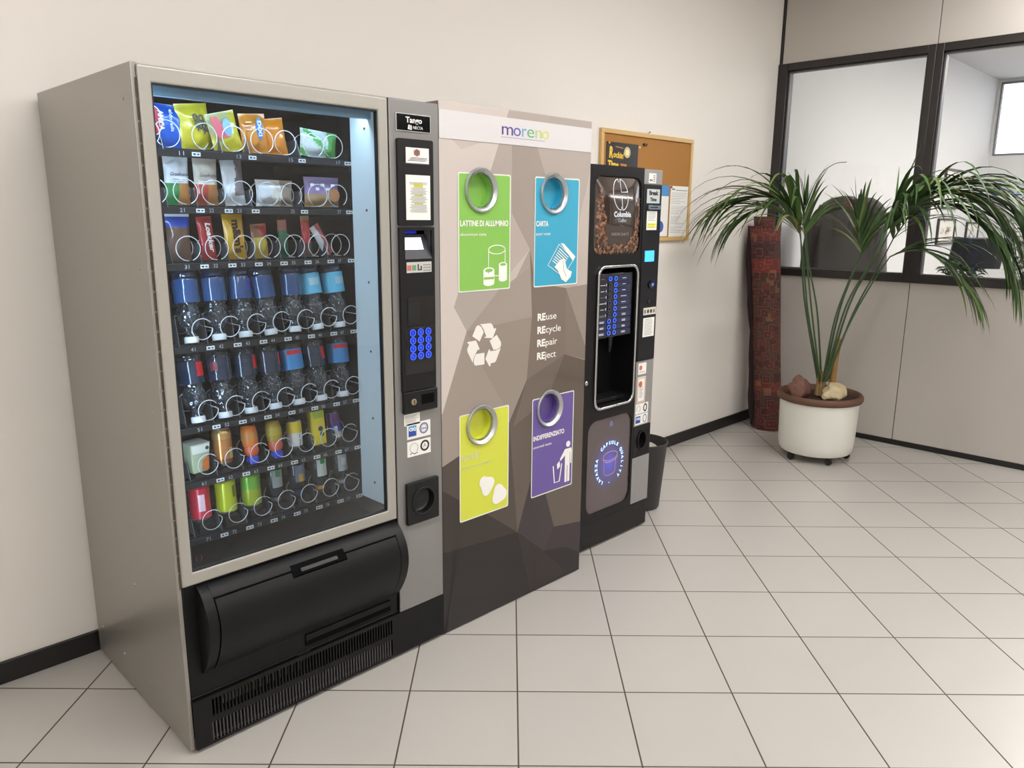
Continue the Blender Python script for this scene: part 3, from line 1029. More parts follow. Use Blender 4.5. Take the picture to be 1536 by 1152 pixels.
PG = 'packets and bags on the upper trays'
def place(o, x, y, z, rx=0, rz=0, ry=0):
    o.location = (x, y, z)
    o.rotation_euler = (rx, ry, rz)
    return o
FO = lambda name, c, r=.28: mat(name, c, r, .0, coat=.5, bump=.25, bscale=90)

def bagthing(name, w, h, t, colf, x, z, label, cat='snack', group='crisp bags on the top tray', y=-.572, ry=0, rx=0, rz=0, seed=1, nx=14, nz=18, prints=None):
    q = pillow(w, h, t, colf, nx, nz, seed)
    o = q.build(name, None, angle=60)
    place(o, x, y, z, rx, rz, ry)
    tag(o, label, cat, group)
    if prints:
        p = prints()
        p_ = p.build('print', None)
        p_.parent = o
    return o
z0 = ROWZ[0] + FLO
BLUEB, YELB, ORB, GRB = FO('foil_blue', (22, 84, 178)), FO('foil_yellow', (206, 188, 46)), FO('foil_orange', (214, 134, 42)), FO('foil_green', (96, 168, 84))
REDF, WHF, CRF = FO('foil_red', (190, 40, 50)), FO('foil_white', (218, 222, 226)), FO('foil_cream', (216, 210, 196))
BRF, PUF, DGF = FO('foil_brown', (110, 70, 48)), FO('foil_violet', (160, 142, 196)), FO('foil_dark_green', (30, 96, 62))
def yf(t): return -t / 2 - .0036

def pr_blue():
    q = MB().prism(circ(-.022, .064, .0225, 24, .036), yf(.034) - .0012, yf(.034) - .0004, mat('logo_red', (176, 30, 52), .4))
    q.frame(circ(-.022, .064, .0240, 24, .0375), circ(-.022, .064, .0222, 24, .0355), yf(.034) - .0016, yf(.034) - .0004, WHITE)
    q.text('AMICA', -.010, .091, yf(.034) - .0020, .013, WHITE, 'LEFT', w=.050, rot=-PI / 2 + .08, bold=.03)
    q.text('chips', -.030, .076, yf(.034) - .0020, .010, mat('logo_yellow', (230, 190, 60), .4), 'LEFT', w=.024, rot=-PI / 2 + .08, bold=.03)
    q.text('eldorada', .018, .098, yf(.034) - .0012, .009, WHITE, 'LEFT', w=.055, rot=-PI / 2 + .12)
    return q
bagthing('crisp_bag', .122, .112, .034, lambda u, v, f: BLUEB, .128, z0, 'blue crisp bag with a red oval logo at the left end of the top tray', seed=2, ry=ang(3), prints=pr_blue)
def pr_yel():
    q = MB().text('CRIK', -.016, .094, yf(.034) - .001, .013, DARKTXT, 'LEFT', w=.048, rot=-PI / 2 + .25, bold=.05)
    q.text('CROK', .002, .090, yf(.034) - .001, .013, DARKTXT, 'LEFT', w=.052, rot=-PI / 2 + .25, bold=.05)
    return q
bagthing('crisp_bag', .105, .122, .034, lambda u, v, f: YELB, .238, z0, 'yellow crisp bag with dark lettering, behind the other yellow bag', seed=3, ry=ang(-8), rz=ang(14), y=-.560, prints=pr_yel)
def pr_y2():
    q = MB().prism([(-.038, .098), (-.018, .098), (.008, .040), (-.028, .040)], yf(.03) - .0008, yf(.03), mat('bag_redwhite', (206, 90, 96), .4))
    q.prism(circ(.004, .066, .012, 20, .024), yf(.03) - .0012, yf(.03) - .0004, mat('bag_lightblue', (130, 170, 210), .4))
    return q
bagthing('crisp_bag', .088, .108, .030, lambda u, v, f: YELB if v < .42 or u > .8 else mat('foil_olive', (190, 182, 120), .3, coat=.4), .322, z0, 'yellow crisp bag with a red and light blue stripe leaning to the right', seed=4, ry=ang(-14), prints=pr_y2)
def pr_or():
    q = MB().prism(circ(.010, .068, .010, 20, .030), yf(.032) - .0008, yf(.032), mat('dixi_blue', (40, 110, 190), .4))
    q.text('DIXI', .006, .090, yf(.032) - .0014, .010, WHITE, 'LEFT', w=.042, rot=-PI / 2, bold=.04)
    for k in range(3):
        q.box(-.030, -.012, yf(.032) - .0006, yf(.032), .064 + .010 * k, .067 + .010 * k, mat('bag_pale', (230, 190, 160), .4))
    return q
bagthing('crisp_bag', .082, .110, .032, lambda u, v, f: ORB, .402, z0, 'orange snack bag with a blue oval and white letters', seed=5, ry=ang(-5), prints=pr_or)
bagthing('crisp_bag', .070, .104, .030, lambda u, v, f: mat('foil_amber', (220, 130, 30), .28, coat=.5) if f else ORB, .474, z0, 'plain orange snack bag half turned beside the lettered orange one', seed=6, ry=ang(-9), y=-.566)
def gcol(u, v, f):
    k = math.sin(u * 9 + v * 7)
    return GRB if (u > .72 or k > .75) else (mat('foil_pale_green', (196, 214, 196), .25, coat=.5) if k > -.4 else WHF)
bagthing('crisp_bag', .128, .078, .034, gcol, .604, z0, 'crumpled green and white bag at the right end of the top tray', seed=7, wr=.003 if False else None, ry=ang(3)) if False else None
o = pillow(.128, .080, .034, gcol, 14, 14, 7, .0034).build('crisp_bag', None, angle=60)
tag(place(o, .604, -.572, z0, 0, 0, ang(5)), 'crumpled green and white bag at the right end of the top tray', 'snack', 'crisp bags on the top tray')

z1 = ROWZ[1] + FLO
def gb(ca, cb, split=.42):
    return lambda u, v, f: (ca if v > split else (cb if (u < .5) else mat('biscuit_print', (176, 120, 66), .4)))
def prg(word):
    def fn():
        q = MB().text(word, 0, .076, yf(.028) - .0008, .009, mat('script_navy', (50, 56, 110), .4), 'CENTER', w=.046, shear=.3)
        q.box(-.016, .016, yf(.028) - .0006, yf(.028), .066, .0675, GREYTXT)
        q.box(-.016, .012, yf(.028) - .0006, yf(.028), .060, .0612, GREYTXT)
        return q
    return fn
GP = 'tall snack pouches on the second tray'
GREENP, REDP = FO('pouch_green', (42, 130, 66)), FO('pouch_red', (172, 66, 50))
bagthing('snack_pouch', .068, .128, .028, gb(WHF, GREENP), .166, z1, 'white snack pouch with a green lower half on the second tray', group=GP, seed=8, prints=prg('Granfrutta'))
bagthing('snack_pouch', .068, .126, .028, gb(CRF, REDP), .246, z1, 'cream snack pouch with a red lower half on the second tray', group=GP, seed=9, prints=prg('Granfrutta'))
bagthing('snack_pouch', .064, .126, .026, lambda u, v, f: WHF if (u < .35 + .3 * v or v < .2) else mat('pouch_smoky', (132, 122, 122), .25, coat=.4), .330, z1, 'silvery grey snack pouch standing third on the second tray', group=GP, seed=10, ry=ang(-4))
bagthing('snack_packet', .120, .076, .028, lambda u, v, f: WHF if u < .42 else (CRF if u < .62 else mat('packet_taupe', (150, 132, 116), .35, coat=.3)), .452, z1, 'low white and beige snack packet in the middle of the second tray', group='low packets on the second tray', seed=11)
def prp():
    q = MB().text('SNACK', -.042, .066, yf(.028) - .0008, .009, WHITE, 'LEFT', w=.05, bold=.03) if False else MB()
    for k in range(5):
        q.box(-.048 + .018 * k, -.036 + .018 * k, yf(.028) - .0006, yf(.028) + .001, .062 - .012 * (k % 2), .070 - .012 * (k % 2), WHITE)
    q.prism(circ(.034, .036, .020, 20), yf(.028) - .0006, yf(.028) + .001, mat('croissant_print', (188, 130, 84), .4))
    return q
bagthing('snack_packet', .124, .090, .028, lambda u, v, f: PUF if v > .42 else mat('packet_gold', (176, 146, 104), .35, coat=.4), .612, z1, 'lilac pastry packet with a golden lower half on the second tray', group='low packets on the second tray', seed=12, prints=prp)

z2 = ROWZ[2] + FLO
GB = 'bars and small packets on the third tray'
bagthing('biscuit_packet', .066, .126, .024, lambda u, v, f: (WHF if v > .93 else FO('packet_blue', (34, 72, 170)) if v > .70 else FO('packet_umber', (96, 72, 58)) if v > .5 else mat('cookie_print', (92, 68, 54), .5)), CX[0] - .006, z2, 'brown biscuit packet with a blue top at the left of the third tray', group=GB, seed=13)
def prl():
    return MB().text('Loacker', -.004, .104, yf(.020) - .0008, .014, WHITE, 'LEFT', w=.082, rot=-PI / 2 + .05, bold=.03, shear=.2)
bagthing('wafer_bar', .044, .120, .020, lambda u, v, f: FO('bar_red', (168, 38, 44)), CX[1] - .003, z2, 'red wafer bar with white lettering on the third tray', group=GB, seed=14, ry=ang(-5), prints=prl)
def prm():
    return MB().text("m&m's", -.010, .112, yf(.026) - .0008, .022, mat('brown_letters', (58, 34, 22), .4), 'LEFT', w=.094, rot=-PI / 2 + .02, bold=.05)
bagthing('candy_bag', .062, .130, .026, lambda u, v, f: FO('candy_yellow', (214, 168, 34)), CX[2] - .002, z2, 'golden yellow candy bag with brown letters running down it', group=GB, seed=15, ry=ang(-4), prints=prm)
bagthing('candy_bag', .050, .100, .024, lambda u, v, f: FO('candy_dull_yellow', (196, 176, 74)) if v < .62 and .1 < u < .9 else (FO('candy_brown', (120, 66, 34)) if u < .5 else FO('candy_red', (170, 50, 40))), CX[3] - .006, z2, 'small yellow and brown nut packet right of the golden candy bag', group=GB, seed=16, ry=ang(-4))
bagthing('chocolate_bar', .030, .112, .018, lambda u, v, f: DGF if v < .72 else FO('bar_tip', (150, 80, 50)), CX[4] - .010, z2, 'narrow dark green bar on the third tray', group=GB, seed=17, ry=ang(-3))
bagthing('chocolate_bar', .030, .124, .018, lambda u, v, f: FO('bar_bright_red', (196, 50, 50)) if .35 < v < .9 else (FO('bar_brown', (90, 60, 44)) if v < .35 else FO('bar_gold', (170, 140, 80))), CX[5] - .012, z2, 'narrow red bar with a brown foot on the third tray', group=GB, seed=18, ry=ang(-3))
bagthing('chocolate_bar', .034, .104, .018, lambda u, v, f: WHF if u < .5 else FO('bar_white_red', (190, 90, 84)), CX[6] - .016, z2 + .004, 'white and red bar slanting down at the right of the third tray', group=GB, seed=19, ry=ang(-30))

# inverted water bottles ---------------------------------------------------
CAPM = mat('white_cap', (226, 232, 236), .35)
PET = clear_mat('clear_bottle', (200, 208, 218), .05, 2.6, 1.5, bump=1.0, bscale=95, body=(120, 140, 165), bodyfac=.04)
PETB = clear_mat('blue_bottle', (120, 170, 220), .05, 2.6, 1.5, bump=.6, bscale=80, body=(40, 90, 160), bodyfac=.14)
def bottle(lab, top, s=1.0, rings=True):
    root = bpy.data.objects.new('water_bottle', None)
    root.empty_display_size = .02
    COL.objects.link(root)
    q = MB().lathe([(.0001, .0), (.0172, .0), (.0183, .002), (.0183, .0155), (.0172, .0175), (.0001, .0175)], CAPM, n=22, capb=False, capt=False)
    for k in range(22):
        a = 2 * PI * k / 22
        q.box(-.0003, .0003, -.0161, -.0153, .003, .014, CAPM) if False else None
    q.build('cap', root)
    prof = [(.0125, .0175), (.0165, .020), (.0165, .0225), (.0125, .0245), (.0135, .032), (.020, .040), (.0275, .052), (.0310, .066), (.0305, .080), (.0265, .093), (.0245, .101), (.0265, .109), (.0305, .117), (.0315, .125)]
    q = MB().lathe(prof, PET, n=24, capb=False, capt=False)
    pr2 = [(.0315, .125), (.0315, .180), (.0300, .184), (.0315, .188), (.0300, .196), (.024, .203), (.010, .199), (.0001, .198)]
    q.lathe(pr2, top, n=24, capb=False, capt=False)
    q.build('bottle_body', root, angle=80)
    q = MB().lathe([(.0320, .112), (.0324, .116), (.0324, .172), (.0320, .176)], lab[0], n=28, capb=False, capt=False)
    if lab[1]:
        # printed patch on the front of the label
        vs, fs = [], []
        a0, a1, h0, h1 = lab[2]
        for i in range(9):
            a = ang(a0 + (a1 - a0) * i / 8)
            for h in (h0, h1):
                vs.append((.0326 * math.cos(a), .0326 * math.sin(a), h))
        for i in range(8):
            fs.append((2 * i, 2 * i + 2, 2 * i + 3, 2 * i + 1))
        q.add(vs, fs, lab[1])
    q.build('label', root, angle=80)
    for c_ in root.children:
        c_.data.transform(Matrix.Diagonal((1.08, 1.08, 1, 1)))
    return root
LBM = clear_mat('label_blue', (70, 130, 200), .12, 2.0, 1.5, bump=.15, bscale=40, body=(48, 98, 160), bodyfac=.55)
LNM = clear_mat('label_slate', (90, 110, 140), .12, 2.0, 1.5, bump=.15, bscale=40, body=(48, 66, 96), bodyfac=.5)
CYAN = mat('label_cyan', (100, 190, 226), .35)
NAVY = mat('label_navy', (58, 56, 160), .35)
REDL = mat('label_red', (206, 36, 44), .35)
SKY = mat('label_sky', (60, 130, 190), .35)
def dup(root, loc, rot, label):
    r = root.copy()
    COL.objects.link(r)
    r.location = loc
    r.rotation_euler = rot
    r['label'] = label
    for c in list(root.children):
        d = c.copy()
        COL.objects.link(d)
        d.parent = r
    return r
zb4 = ROWZ[3] + FLO
rot4 = (ang(-8), 0, 0)
bA = bottle((LBM, None), PETB)
bA['label'] = 'x'; bA['category'] = 'bottle'; bA['group'] = 'upside-down water bottles on the fourth tray'
ordn = ['leftmost', 'second from the left', 'third from the left', 'middle', 'third from the right', 'second from the right', 'rightmost']
first = True
bC = bottle((CYAN, mat('label_whiteblue', (170, 205, 225), .35), (-125, -70, .138, .160)), PETB)
bC['category'] = 'bottle'; bC['group'] = bA['group']
bN = bottle((LBM, NAVY, (-85, -45, .135, .170)), PETB)
bN['category'] = 'bottle'; bN['group'] = bA['group']
plan4 = [bA, bA, bN, bA, bA, bC, bC]
lab4 = ['leftmost of the upside-down bottles with plain blue sleeves', 'second from the left of the upside-down plain blue sleeved water bottles', 'upside-down blue water bottle with a violet patch on its label', 'middle one of the seven upside-down blue water bottles', 'plain blue upside-down bottle standing left of the two cyan labelled ones', 'upside-down bottle with a bright cyan label, left of its twin', 'upside-down bottle with a pale cyan label at the right end of the blue row']
used = set()
def putb(proto, loc, rot, label):
    if proto.name in used:
        return dup(proto, loc, rot, label)
    used.add(proto.name)
    proto.location = loc
    proto.rotation_euler = rot
    proto['label'] = label
    return proto
for i in range(7):
    putb(plan4[i], (CX[i], -.592, zb4), (ang(-9 - (i % 3)), ang((i * 37 % 5) - 2), ang((i * 53) % 40 - 20)), lab4[i])
zb5 = ROWZ[4] + FLO
G5 = 'upside-down water bottles on the fifth tray'
bR = bottle((LNM, REDL, (-75, -30, .132, .172)), PET)
bR2 = bottle((LNM, REDL, (-62, -42, .132, .172)), PET)
bS = bottle((SKY, REDL, (-140, -60, .158, .171)), PET)
bK = bottle((LNM, mat('label_dark_red', (120, 40, 48), .4), (-160, -125, .140, .165)), PET)
for q_ in (bR, bR2, bS, bK):
    q_['category'] = 'bottle'; q_['group'] = G5
plan5 = [bR, bK, bR, bR2, bS, bR, bS]
lab5 = ['leftmost clear upside-down bottle with a red patch on its label', 'clear upside-down bottle with an almost plain slate label', 'third bottle from the left on the lower bottle tray, with a red label patch', 'clear upside-down bottle with only a thin red stripe showing', 'clear upside-down bottle with a sky blue label in the middle right', 'clear upside-down bottle with a large red patch, second from the right end', 'sky blue labelled upside-down bottle at the right end of the lower bottle tray']
for i in range(7):
    putb(plan5[i], (CX[i] + .002, -.592, zb5), (ang(-11), ang((i * 29 % 5) - 2), ang((i * 31) % 16 - 8)), lab5[i])

# cans, cartons and small bottles --------------------------------------------
ALUC = mat('can_aluminium', (196, 198, 200), .25, .9)
def can(r, h, segs, patch=None, name='drink_can', neck=.86):
    """segs: list of (z_from, z_to, material) for the side"""
    root = bpy.data.objects.new(name, None)
    COL.objects.link(root)
    q = MB()
    q.lathe([(.0001, .002), (r * .72, .002), (r * .76, .0), (r * .96, .007), (r, .012)], ALUC, n=28, capb=False, capt=False)
    zt = h - .014
    for a, b_, M_ in segs:
        a_, c_ = .012 + (zt - .012) * a, .012 + (zt - .012) * b_
        q.lathe([(r, a_), (r, c_)], M_, n=28, capb=False, capt=False)
    q.lathe([(r, zt), (r * neck, h - .002)], segs[-1][2], n=28, capb=False, capt=False)
    q.build('can_body', root, angle=60)
    q = MB().lathe([(r * neck, h - .003), (r * neck + .0012, h), (r * neck - .002, h), (r * neck - .004, h - .005), (.0001, h - .005)], ALUC, n=28, capb=False, capt=False)
    q.box(-.004, .004, -.012, .004, h - .005, h - .0038, ALUC)
    q.build('lid', root)
    if patch:
        M_, a0, a1, h0, h1 = patch
        vs, fs = [], []
        for i in range(9):
            a = ang(a0 + (a1 - a0) * i / 8)
            for hh in (h0, h1):
                vs.append(((r + .0006) * math.cos(a), (r + .0006) * math.sin(a), hh))
        for i in range(8):
            fs.append((2 * i, 2 * i + 2, 2 * i + 3, 2 * i + 1))
        MB().add(vs, fs, M_).build('artwork', root)
    return root
def fin(root, x, z, label, cat, group, y=-.575, rx=-4, ry=0, rz=0):
    tag(root, label, cat, group)
    root.location = (x, y, z)
    root.rotation_euler = (ang(rx), ang(ry), ang(rz))
z6 = ROWZ[5] + FLO
G6 = 'drinks on the sixth tray'
G7 = 'drinks on the bottom tray'
# drinks stand on small black risers of the tray
for r_, zz, rh in ((5, ROWZ[5] + FLO - .0003, .010), (6, ROWZ[6] + FLO - .0003, .0258)):
    for i in range(7):
        MB().prism([(-.600, zz), (-.596, zz + rh), (-.535, zz + rh), (-.535, zz)], CX[i] - .022, CX[i] + .022, TRAYM, 'x').build('riser', sm)
y6 = -.562
z6 += .010
ct = bpy.data.objects.new('juice_carton', None)
COL.objects.link(ct)
CTM = mat('carton_pale_green', (176, 182, 150), .4, coat=.3)
q = MB()
vs = [(-.024, -.024, 0), (.024, -.024, 0), (.024, .024, 0), (-.024, .024, 0), (-.031, -.031, .088), (.031, -.031, .088), (.031, .031, .088), (-.031, .031, .088)]
q.add(vs, [(0, 1, 2, 3), (0, 4, 5, 1), (1, 5, 6, 2), (2, 6, 7, 3), (3, 7, 4, 0)], CTM)
q.add(vs[4:], [(0, 3, 2, 1)], WHITE)
q.build('carton', ct, .002)
q = MB()
q.prism([(-.026, .060), (.026, .060), (.0285, .084), (-.0285, .084)], -.0312, -.0300, mat('carton_white', (214, 216, 206), .4))
q.prism([(.004, .006), (.0245, .006), (.026, .050), (.006, .036)], -.0285, -.0240, mat('carton_orange', (196, 110, 50), .4))
q.prism(circ(.020, .072, .0055, 14), -.0318, -.0310, DARKTXT)
q.build('carton_print', ct)
fin(ct, CX[0] - .004, z6, 'pale green tapered juice carton at the left of the sixth tray', 'drink', G6, y=y6, rz=8, rx=0)
fin(can(.029, .114, [(0, .12, mat('copper_dark', (150, 92, 44), .25, .6)), (.12, .8, mat('copper', (206, 142, 84), .25, .6)), (.8, 1, mat('copper_rim', (214, 170, 110), .25, .6))], (mat('copper_emblem', (170, 160, 120), .4), -75, -50, .022, .055)), CX[1], z6, 'copper coloured iced tea can on the sixth tray', 'can', G6, y=y6)
def orange_bottle(cs):
    root = bpy.data.objects.new('juice_bottle', None)
    COL.objects.link(root)
    MB().lathe([(.0001, 0), (.0165, 0), (.018, .002), (.018, .020), (.0165, .023), (.0001, .023)], mat('blue_cap', (30, 60, 190), .35), n=20, capb=False, capt=False).build('cap', root)
    MB().lathe([(.0140, .0235), (.019, .030), (.0225, .040), (.0210, .050), (.0205, .054)], cs[0], n=24, capb=False, capt=False).build('shoulder', root, angle=80)
    MB().lathe([(.0205, .054), (.0235, .060), (.0240, .085), (.0235, .100), (.0205, .118), (.0001, .120)], cs[1], n=24, capb=False, capt=False).build('sleeve', root, angle=80)
    MB().lathe([(.0242, .072), (.0244, .074), (.0244, .096), (.0242, .098)], cs[2], n=24, capb=False, capt=False).build('label', root, angle=80)
    return root
fin(orange_bottle((mat('orange_juice', (216, 96, 52), .3, coat=.4), mat('orange_sleeve', (220, 120, 40), .35), mat('orange_label', (200, 130, 60), .35))), CX[2], z6 - .009, 'upside-down orange juice bottle with a blue cap and orange sleeve', 'bottle', G6, y=-.588, rx=-12)
fin(orange_bottle((mat('blood_orange', (206, 92, 60), .3, coat=.4), mat('olive_sleeve', (168, 140, 40), .35), mat('olive_label', (180, 160, 50), .35))), CX[3], z6 - .009, 'upside-down juice bottle with a blue cap and olive yellow sleeve', 'bottle', G6, y=-.588, rx=-12)
fin(can(.0245, .094, [(0, .62, mat('can_white', (214, 216, 214), .35)), (.62, 1, mat('can_yellow', (226, 200, 60), .35))], (GREYTXT, -80, -74, .012, .050), neck=.95), CX[4] - .003, z6, 'small white can with a yellow top band on the sixth tray', 'can', G6, y=y6)
yc = bpy.data.objects.new('drink_carton', None)
COL.objects.link(yc)
MB().prism(rrect(-.023, .023, -.018, .018, .003, 2), 0, .112, mat('carton_yellow', (232, 212, 44), .35, coat=.4), 'z').build('carton', yc, .001)
q = MB().prism(circ(.004, .052, .0085, 18), -.0190, -.0180, mat('carton_navy', (40, 60, 120), .4))
q.prism(circ(.008, .034, .0080, 18), -.0190, -.0180, mat('carton_green', (50, 110, 80), .4))
q.text('Go', .004, .049, -.0194, .006, WHITE, 'CENTER') if False else None
q.prism([(-.018, .088), (.018, .088), (.018, .108), (-.018, .108)], -.0187, -.0180, mat('carton_lime', (170, 200, 60), .4))
q.build('carton_print', yc)
fin(yc, CX[5], z6, 'tall bright yellow drink carton on the sixth tray', 'drink', G6, y=y6, rx=-3, ry=-2)
fin(can(.0235, .096, [(0, .25, ALUC), (.25, .62, mat('can_blue', (40, 46, 150), .3, .3)), (.62, 1, mat('can_plum', (92, 50, 110), .3, .3))], (ALUC, -130, -100, .02, .05)), CX[6] - .008, z6, 'slim blue, silver and purple energy drink can on the sixth tray', 'can', G6, y=y6, ry=-5, rx=-6)
z7 = ROWZ[6] + .0235 + .026
y7 = -.562
fin(can(.030, .115, [(0, 1, mat('can_red', (200, 40, 62), .3, .2))], (mat('can_script', (226, 190, 196), .4), -120, -85, .035, .085)), CX[0], z7, 'red cola can with pale script at the left of the bottom tray', 'can', G7, y=y7)
fin(can(.030, .115, [(0, 1, mat('can_acid_green', (190, 200, 34), .3, .2))], (mat('can_spots', (110, 120, 30), .4), -75, -55, .055, .09)), CX[1], z7, 'acid yellow-green can on the bottom tray', 'can', G7, y=y7)
fin(can(.030, .115, [(0, .55, mat('can_lime', (164, 180, 44), .3, .2)), (.55, 1, mat('can_leaf', (120, 180, 60), .3, .2))], None), CX[2], z7, 'lime can with a greener top on the bottom tray', 'can', G7, y=y7)
def cup(c, ball, label, i, lidc=None, up=.02):
    root = bpy.data.objects.new('drink_bottle', None)
    COL.objects.link(root)
    CP = clear_mat('cup_plastic', (200, 206, 212), .08, 1.5, 1.5, body=(120, 126, 134), bodyfac=.12)
    MB().lathe([(.012, .0), (.0135, .010), (.016, .016), (.024, .040), (.0265, .060), (.0265, .100), (.024, .106), (.0001, .106)], CP, n=22, capt=False).build('bottle_body', root, angle=80)
    MB().lathe([(.0001, -.001), (.0125, -.001), (.0145, .002), (.0145, .0115), (.0001, .0118)], ball, n=18, capb=False, capt=False).build('cap', root)
    vs, fs = [], []
    for i_ in range(11):
        a = ang(-130 + 85 * i_ / 10)
        for hh, rr in ((.046, .0266), (.102, .0272)):
            vs.append((rr * math.cos(a), rr * math.sin(a), hh))
    for i_ in range(10):
        fs.append((2 * i_, 2 * i_ + 2, 2 * i_ + 3, 2 * i_ + 1))
    q = MB().add(vs, fs, c[0])
    vs2 = [(x_ * 1.01, y_ * 1.01, .046 + (z_ - .046) * .45 + c[2]) for x_, y_, z_ in vs[6:16]]
    q.add(vs2, [(2 * k, 2 * k + 2, 2 * k + 3, 2 * k + 1) for k in range(4)], c[1])
    q.build('label', root, angle=80)
    fin(root, CX[i], z7, label, 'bottle', G7, y=y7, rx=-5)
cup((mat('lab_grey', (150, 156, 158), .35), mat('lab_green', (40, 140, 84), .35), .03), mat('cap_grey', (120, 122, 124), .4), 'clear upside-down bottle with a grey and green label on the bottom tray', 3)
cup((mat('lab_slate', (110, 118, 140), .35), mat('lab_gold', (196, 156, 50), .35), .0), mat('cap_navy', (44, 54, 110), .4), 'clear upside-down bottle with a slate and gold label on the bottom tray', 4)
cup((mat('lab_white', (210, 218, 212), .35), mat('lab_green2', (40, 150, 80), .35), .034), mat('cap_gold', (220, 180, 60), .4), 'upside-down bottle with a white and green label and yellow cap on the bottom tray', 5)
cup((mat('lab_silver', (176, 186, 192), .3, .3), mat('lab_pale', (220, 224, 228), .35), .02), mat('cap_silver', (170, 174, 178), .4), 'silvery upside-down bottle at the right end of the bottom tray', 6)

# ================================================================== recycling cabinet
FACETS= [((212, 202, 196), [(0.901, 1.856), (1.247, 1.873), (1.235, 1.844), (1.148, 1.636), (1.161, 1.473), (1.244, 1.287), (1.036, 1.099), (0.925, 0.828), (0.869, 0.792)]), ((200, 190, 184), [(0.97, 1.727), (1.016, 1.697), (1.104, 1.724)]), ((176, 165, 158), [(1.235, 1.844), (1.247, 1.873), (1.727, 1.874), (1.763, 1.183), (1.356, 1.228), (1.346, 1.369), (1.249, 1.496), (1.148, 1.636)]), ((162, 150, 143), [(1.249, 1.764), (1.355, 1.773), (1.422, 1.634), (1.378, 1.227), (1.346, 1.369), (1.252, 1.496)]), ((188, 178, 170), [(1.691, 1.7), (1.62, 1.474), (1.62, 1.192), (1.741, 1.184)]), ((182, 170, 162), [(1.249, 1.496), (1.346, 1.369), (1.244, 1.287), (1.148, 1.473)]), ((192, 183, 177), [(1.346, 1.369), (1.248, 1.291), (1.202, 1.218), (1.262, 1.25)]), ((172, 162, 155), [(0.979, 1.186), (1.001, 1.236), (1.188, 1.229), (1.036, 1.099)]), ((160, 149, 141), [(1.188, 1.229), (1.355, 1.306), (1.362, 1.122), (1.036, 1.099)]), ((150, 138, 129), [(1.036, 1.099), (1.362, 1.122), (1.338, 0.885), (1.247, 0.738), (1.212, 0.818), (1.115, 0.958)]), ((156, 145, 136), [(1.036, 1.099), (0.925, 0.828), (0.911, 0.634), (0.926, 0.638), (1.247, 0.738), (1.212, 0.818), (1.115, 0.958)]), ((124, 112, 103), [(1.346, 1.369), (1.378, 1.244), (1.551, 1.217), (1.553, 0.958), (1.338, 0.885), (1.362, 1.122)]), ((128, 116, 107), [(1.551, 1.217), (1.705, 1.226), (1.708, 0.912), (1.553, 0.958)]), ((150, 139, 130), [(1.551, 1.217), (1.714, 1.226), (1.716, 0.914), (1.67, 0.991)]), ((104, 93, 84), [(1.338, 0.885), (1.553, 0.958), (1.708, 0.909), (1.734, -0.035), (1.297, 0.287), (1.247, 0.738)]), ((112, 100, 91), [(1.338, 0.885), (1.553, 0.958), (1.452, 0.789), (1.269, 0.716)]), ((84, 75, 69), [(0.896, 0.63), (0.926, 0.638), (1.247, 0.738), (1.297, 0.29), (0.906, 0.317)]), ((70, 61, 56), [(0.895, 0.568), (0.989, 0.502), (1.132, 0.407), (1.297, 0.287), (0.906, 0.317)]), ((48, 41, 40), [(0.891, 0.32), (1.297, 0.287), (1.449, 0.161), (1.734, -0.035), (1.689, -0.035), (0.886, -0.006)]), ((60, 51, 50), [(1.297, 0.287), (1.449, 0.161), (1.594, 0.022), (1.378, 0.002)]), ((76, 68, 72), [(1.368, 0.48), (1.297, 0.287), (1.449, 0.161), (1.511, 0.247), (1.455, 0.405)]), ((70, 60, 64), [(1.511, 0.247), (1.695, 0.221), (1.712, 0.06), (1.586, 0.136), (1.449, 0.161)]), ((48, 41, 42), [(1.586, 0.136), (1.73, 0.054), (1.734, -0.041), (1.594, 0.022), (1.449, 0.161)])]
BX0, BX1, BY, BH = .9205, 1.679, -.7709, 1.8395
rc = empty('recycling_cabinet', (1.30, -.4, 0), 'tall recycling cabinet with grey and brown facets and four round waste openings', 'recycling bin')
def glossy(name, rgb):
    return mat(name, rgb, .45, coat=.8, spec=.2)
CABS = glossy('cabinet_side', (120, 110, 103))
cb = MB().box(BX0, BX1, BY + .004, -.03, .004, BH, CABS)
cbo = cb.build('body', rc, .003)
# faceted front: one flat sheet cut along the printed facet edges
verts, edges = [], []
def clip(poly):
    def cut(ps, f, inter):
        out = []
        for i in range(len(ps)):
            a, b_ = ps[i], ps[(i + 1) % len(ps)]
            if f(a): out.append(a)
            if f(a) != f(b_): out.append(inter(a, b_))
        return out
    for ax, lim, sg in ((0, BX0, 1), (0, BX1, -1), (1, .004, 1), (1, BH, -1)):
        poly = cut(poly, lambda p: (p[ax] - lim) * sg >= 0, lambda a, b_: tuple(a[k] + (b_[k] - a[k]) * (lim - a[ax]) / (b_[ax] - a[ax]) for k in (0, 1)))
        if not poly:
            return []
    return poly
FAC = [(c, clip(p)) for c, p in FACETS]
base_c = (165, 153, 145)
for c, p in [(None, [(BX0, .004), (BX1, .004), (BX1, BH), (BX0, BH)])] + FAC:
    b0 = len(verts)
    verts += [Vector(q) for q in p]
    edges += [(b0 + i, b0 + (i + 1) % len(p)) for i in range(len(p))]
HOLES = [(1.1018, 1.5705), (1.4690, 1.5690), (1.1045, .7555), (1.4675, .7545)]
for hx, hz in HOLES:
    cut(cbo, MB().lathe([(.0575, -.05), (.0575, .05)], DARK, (hx, BY, hz), 40, axis='y'))
    b0 = len(verts)
    verts += [Vector((a_, c_)) for a_, c_ in circ(hx, hz, .0575, 40)]
    edges += [(b0 + i, b0 + (i + 1) % 40) for i in range(40)]
r = delaunay_2d_cdt(verts, edges, [], 0, 1e-4)
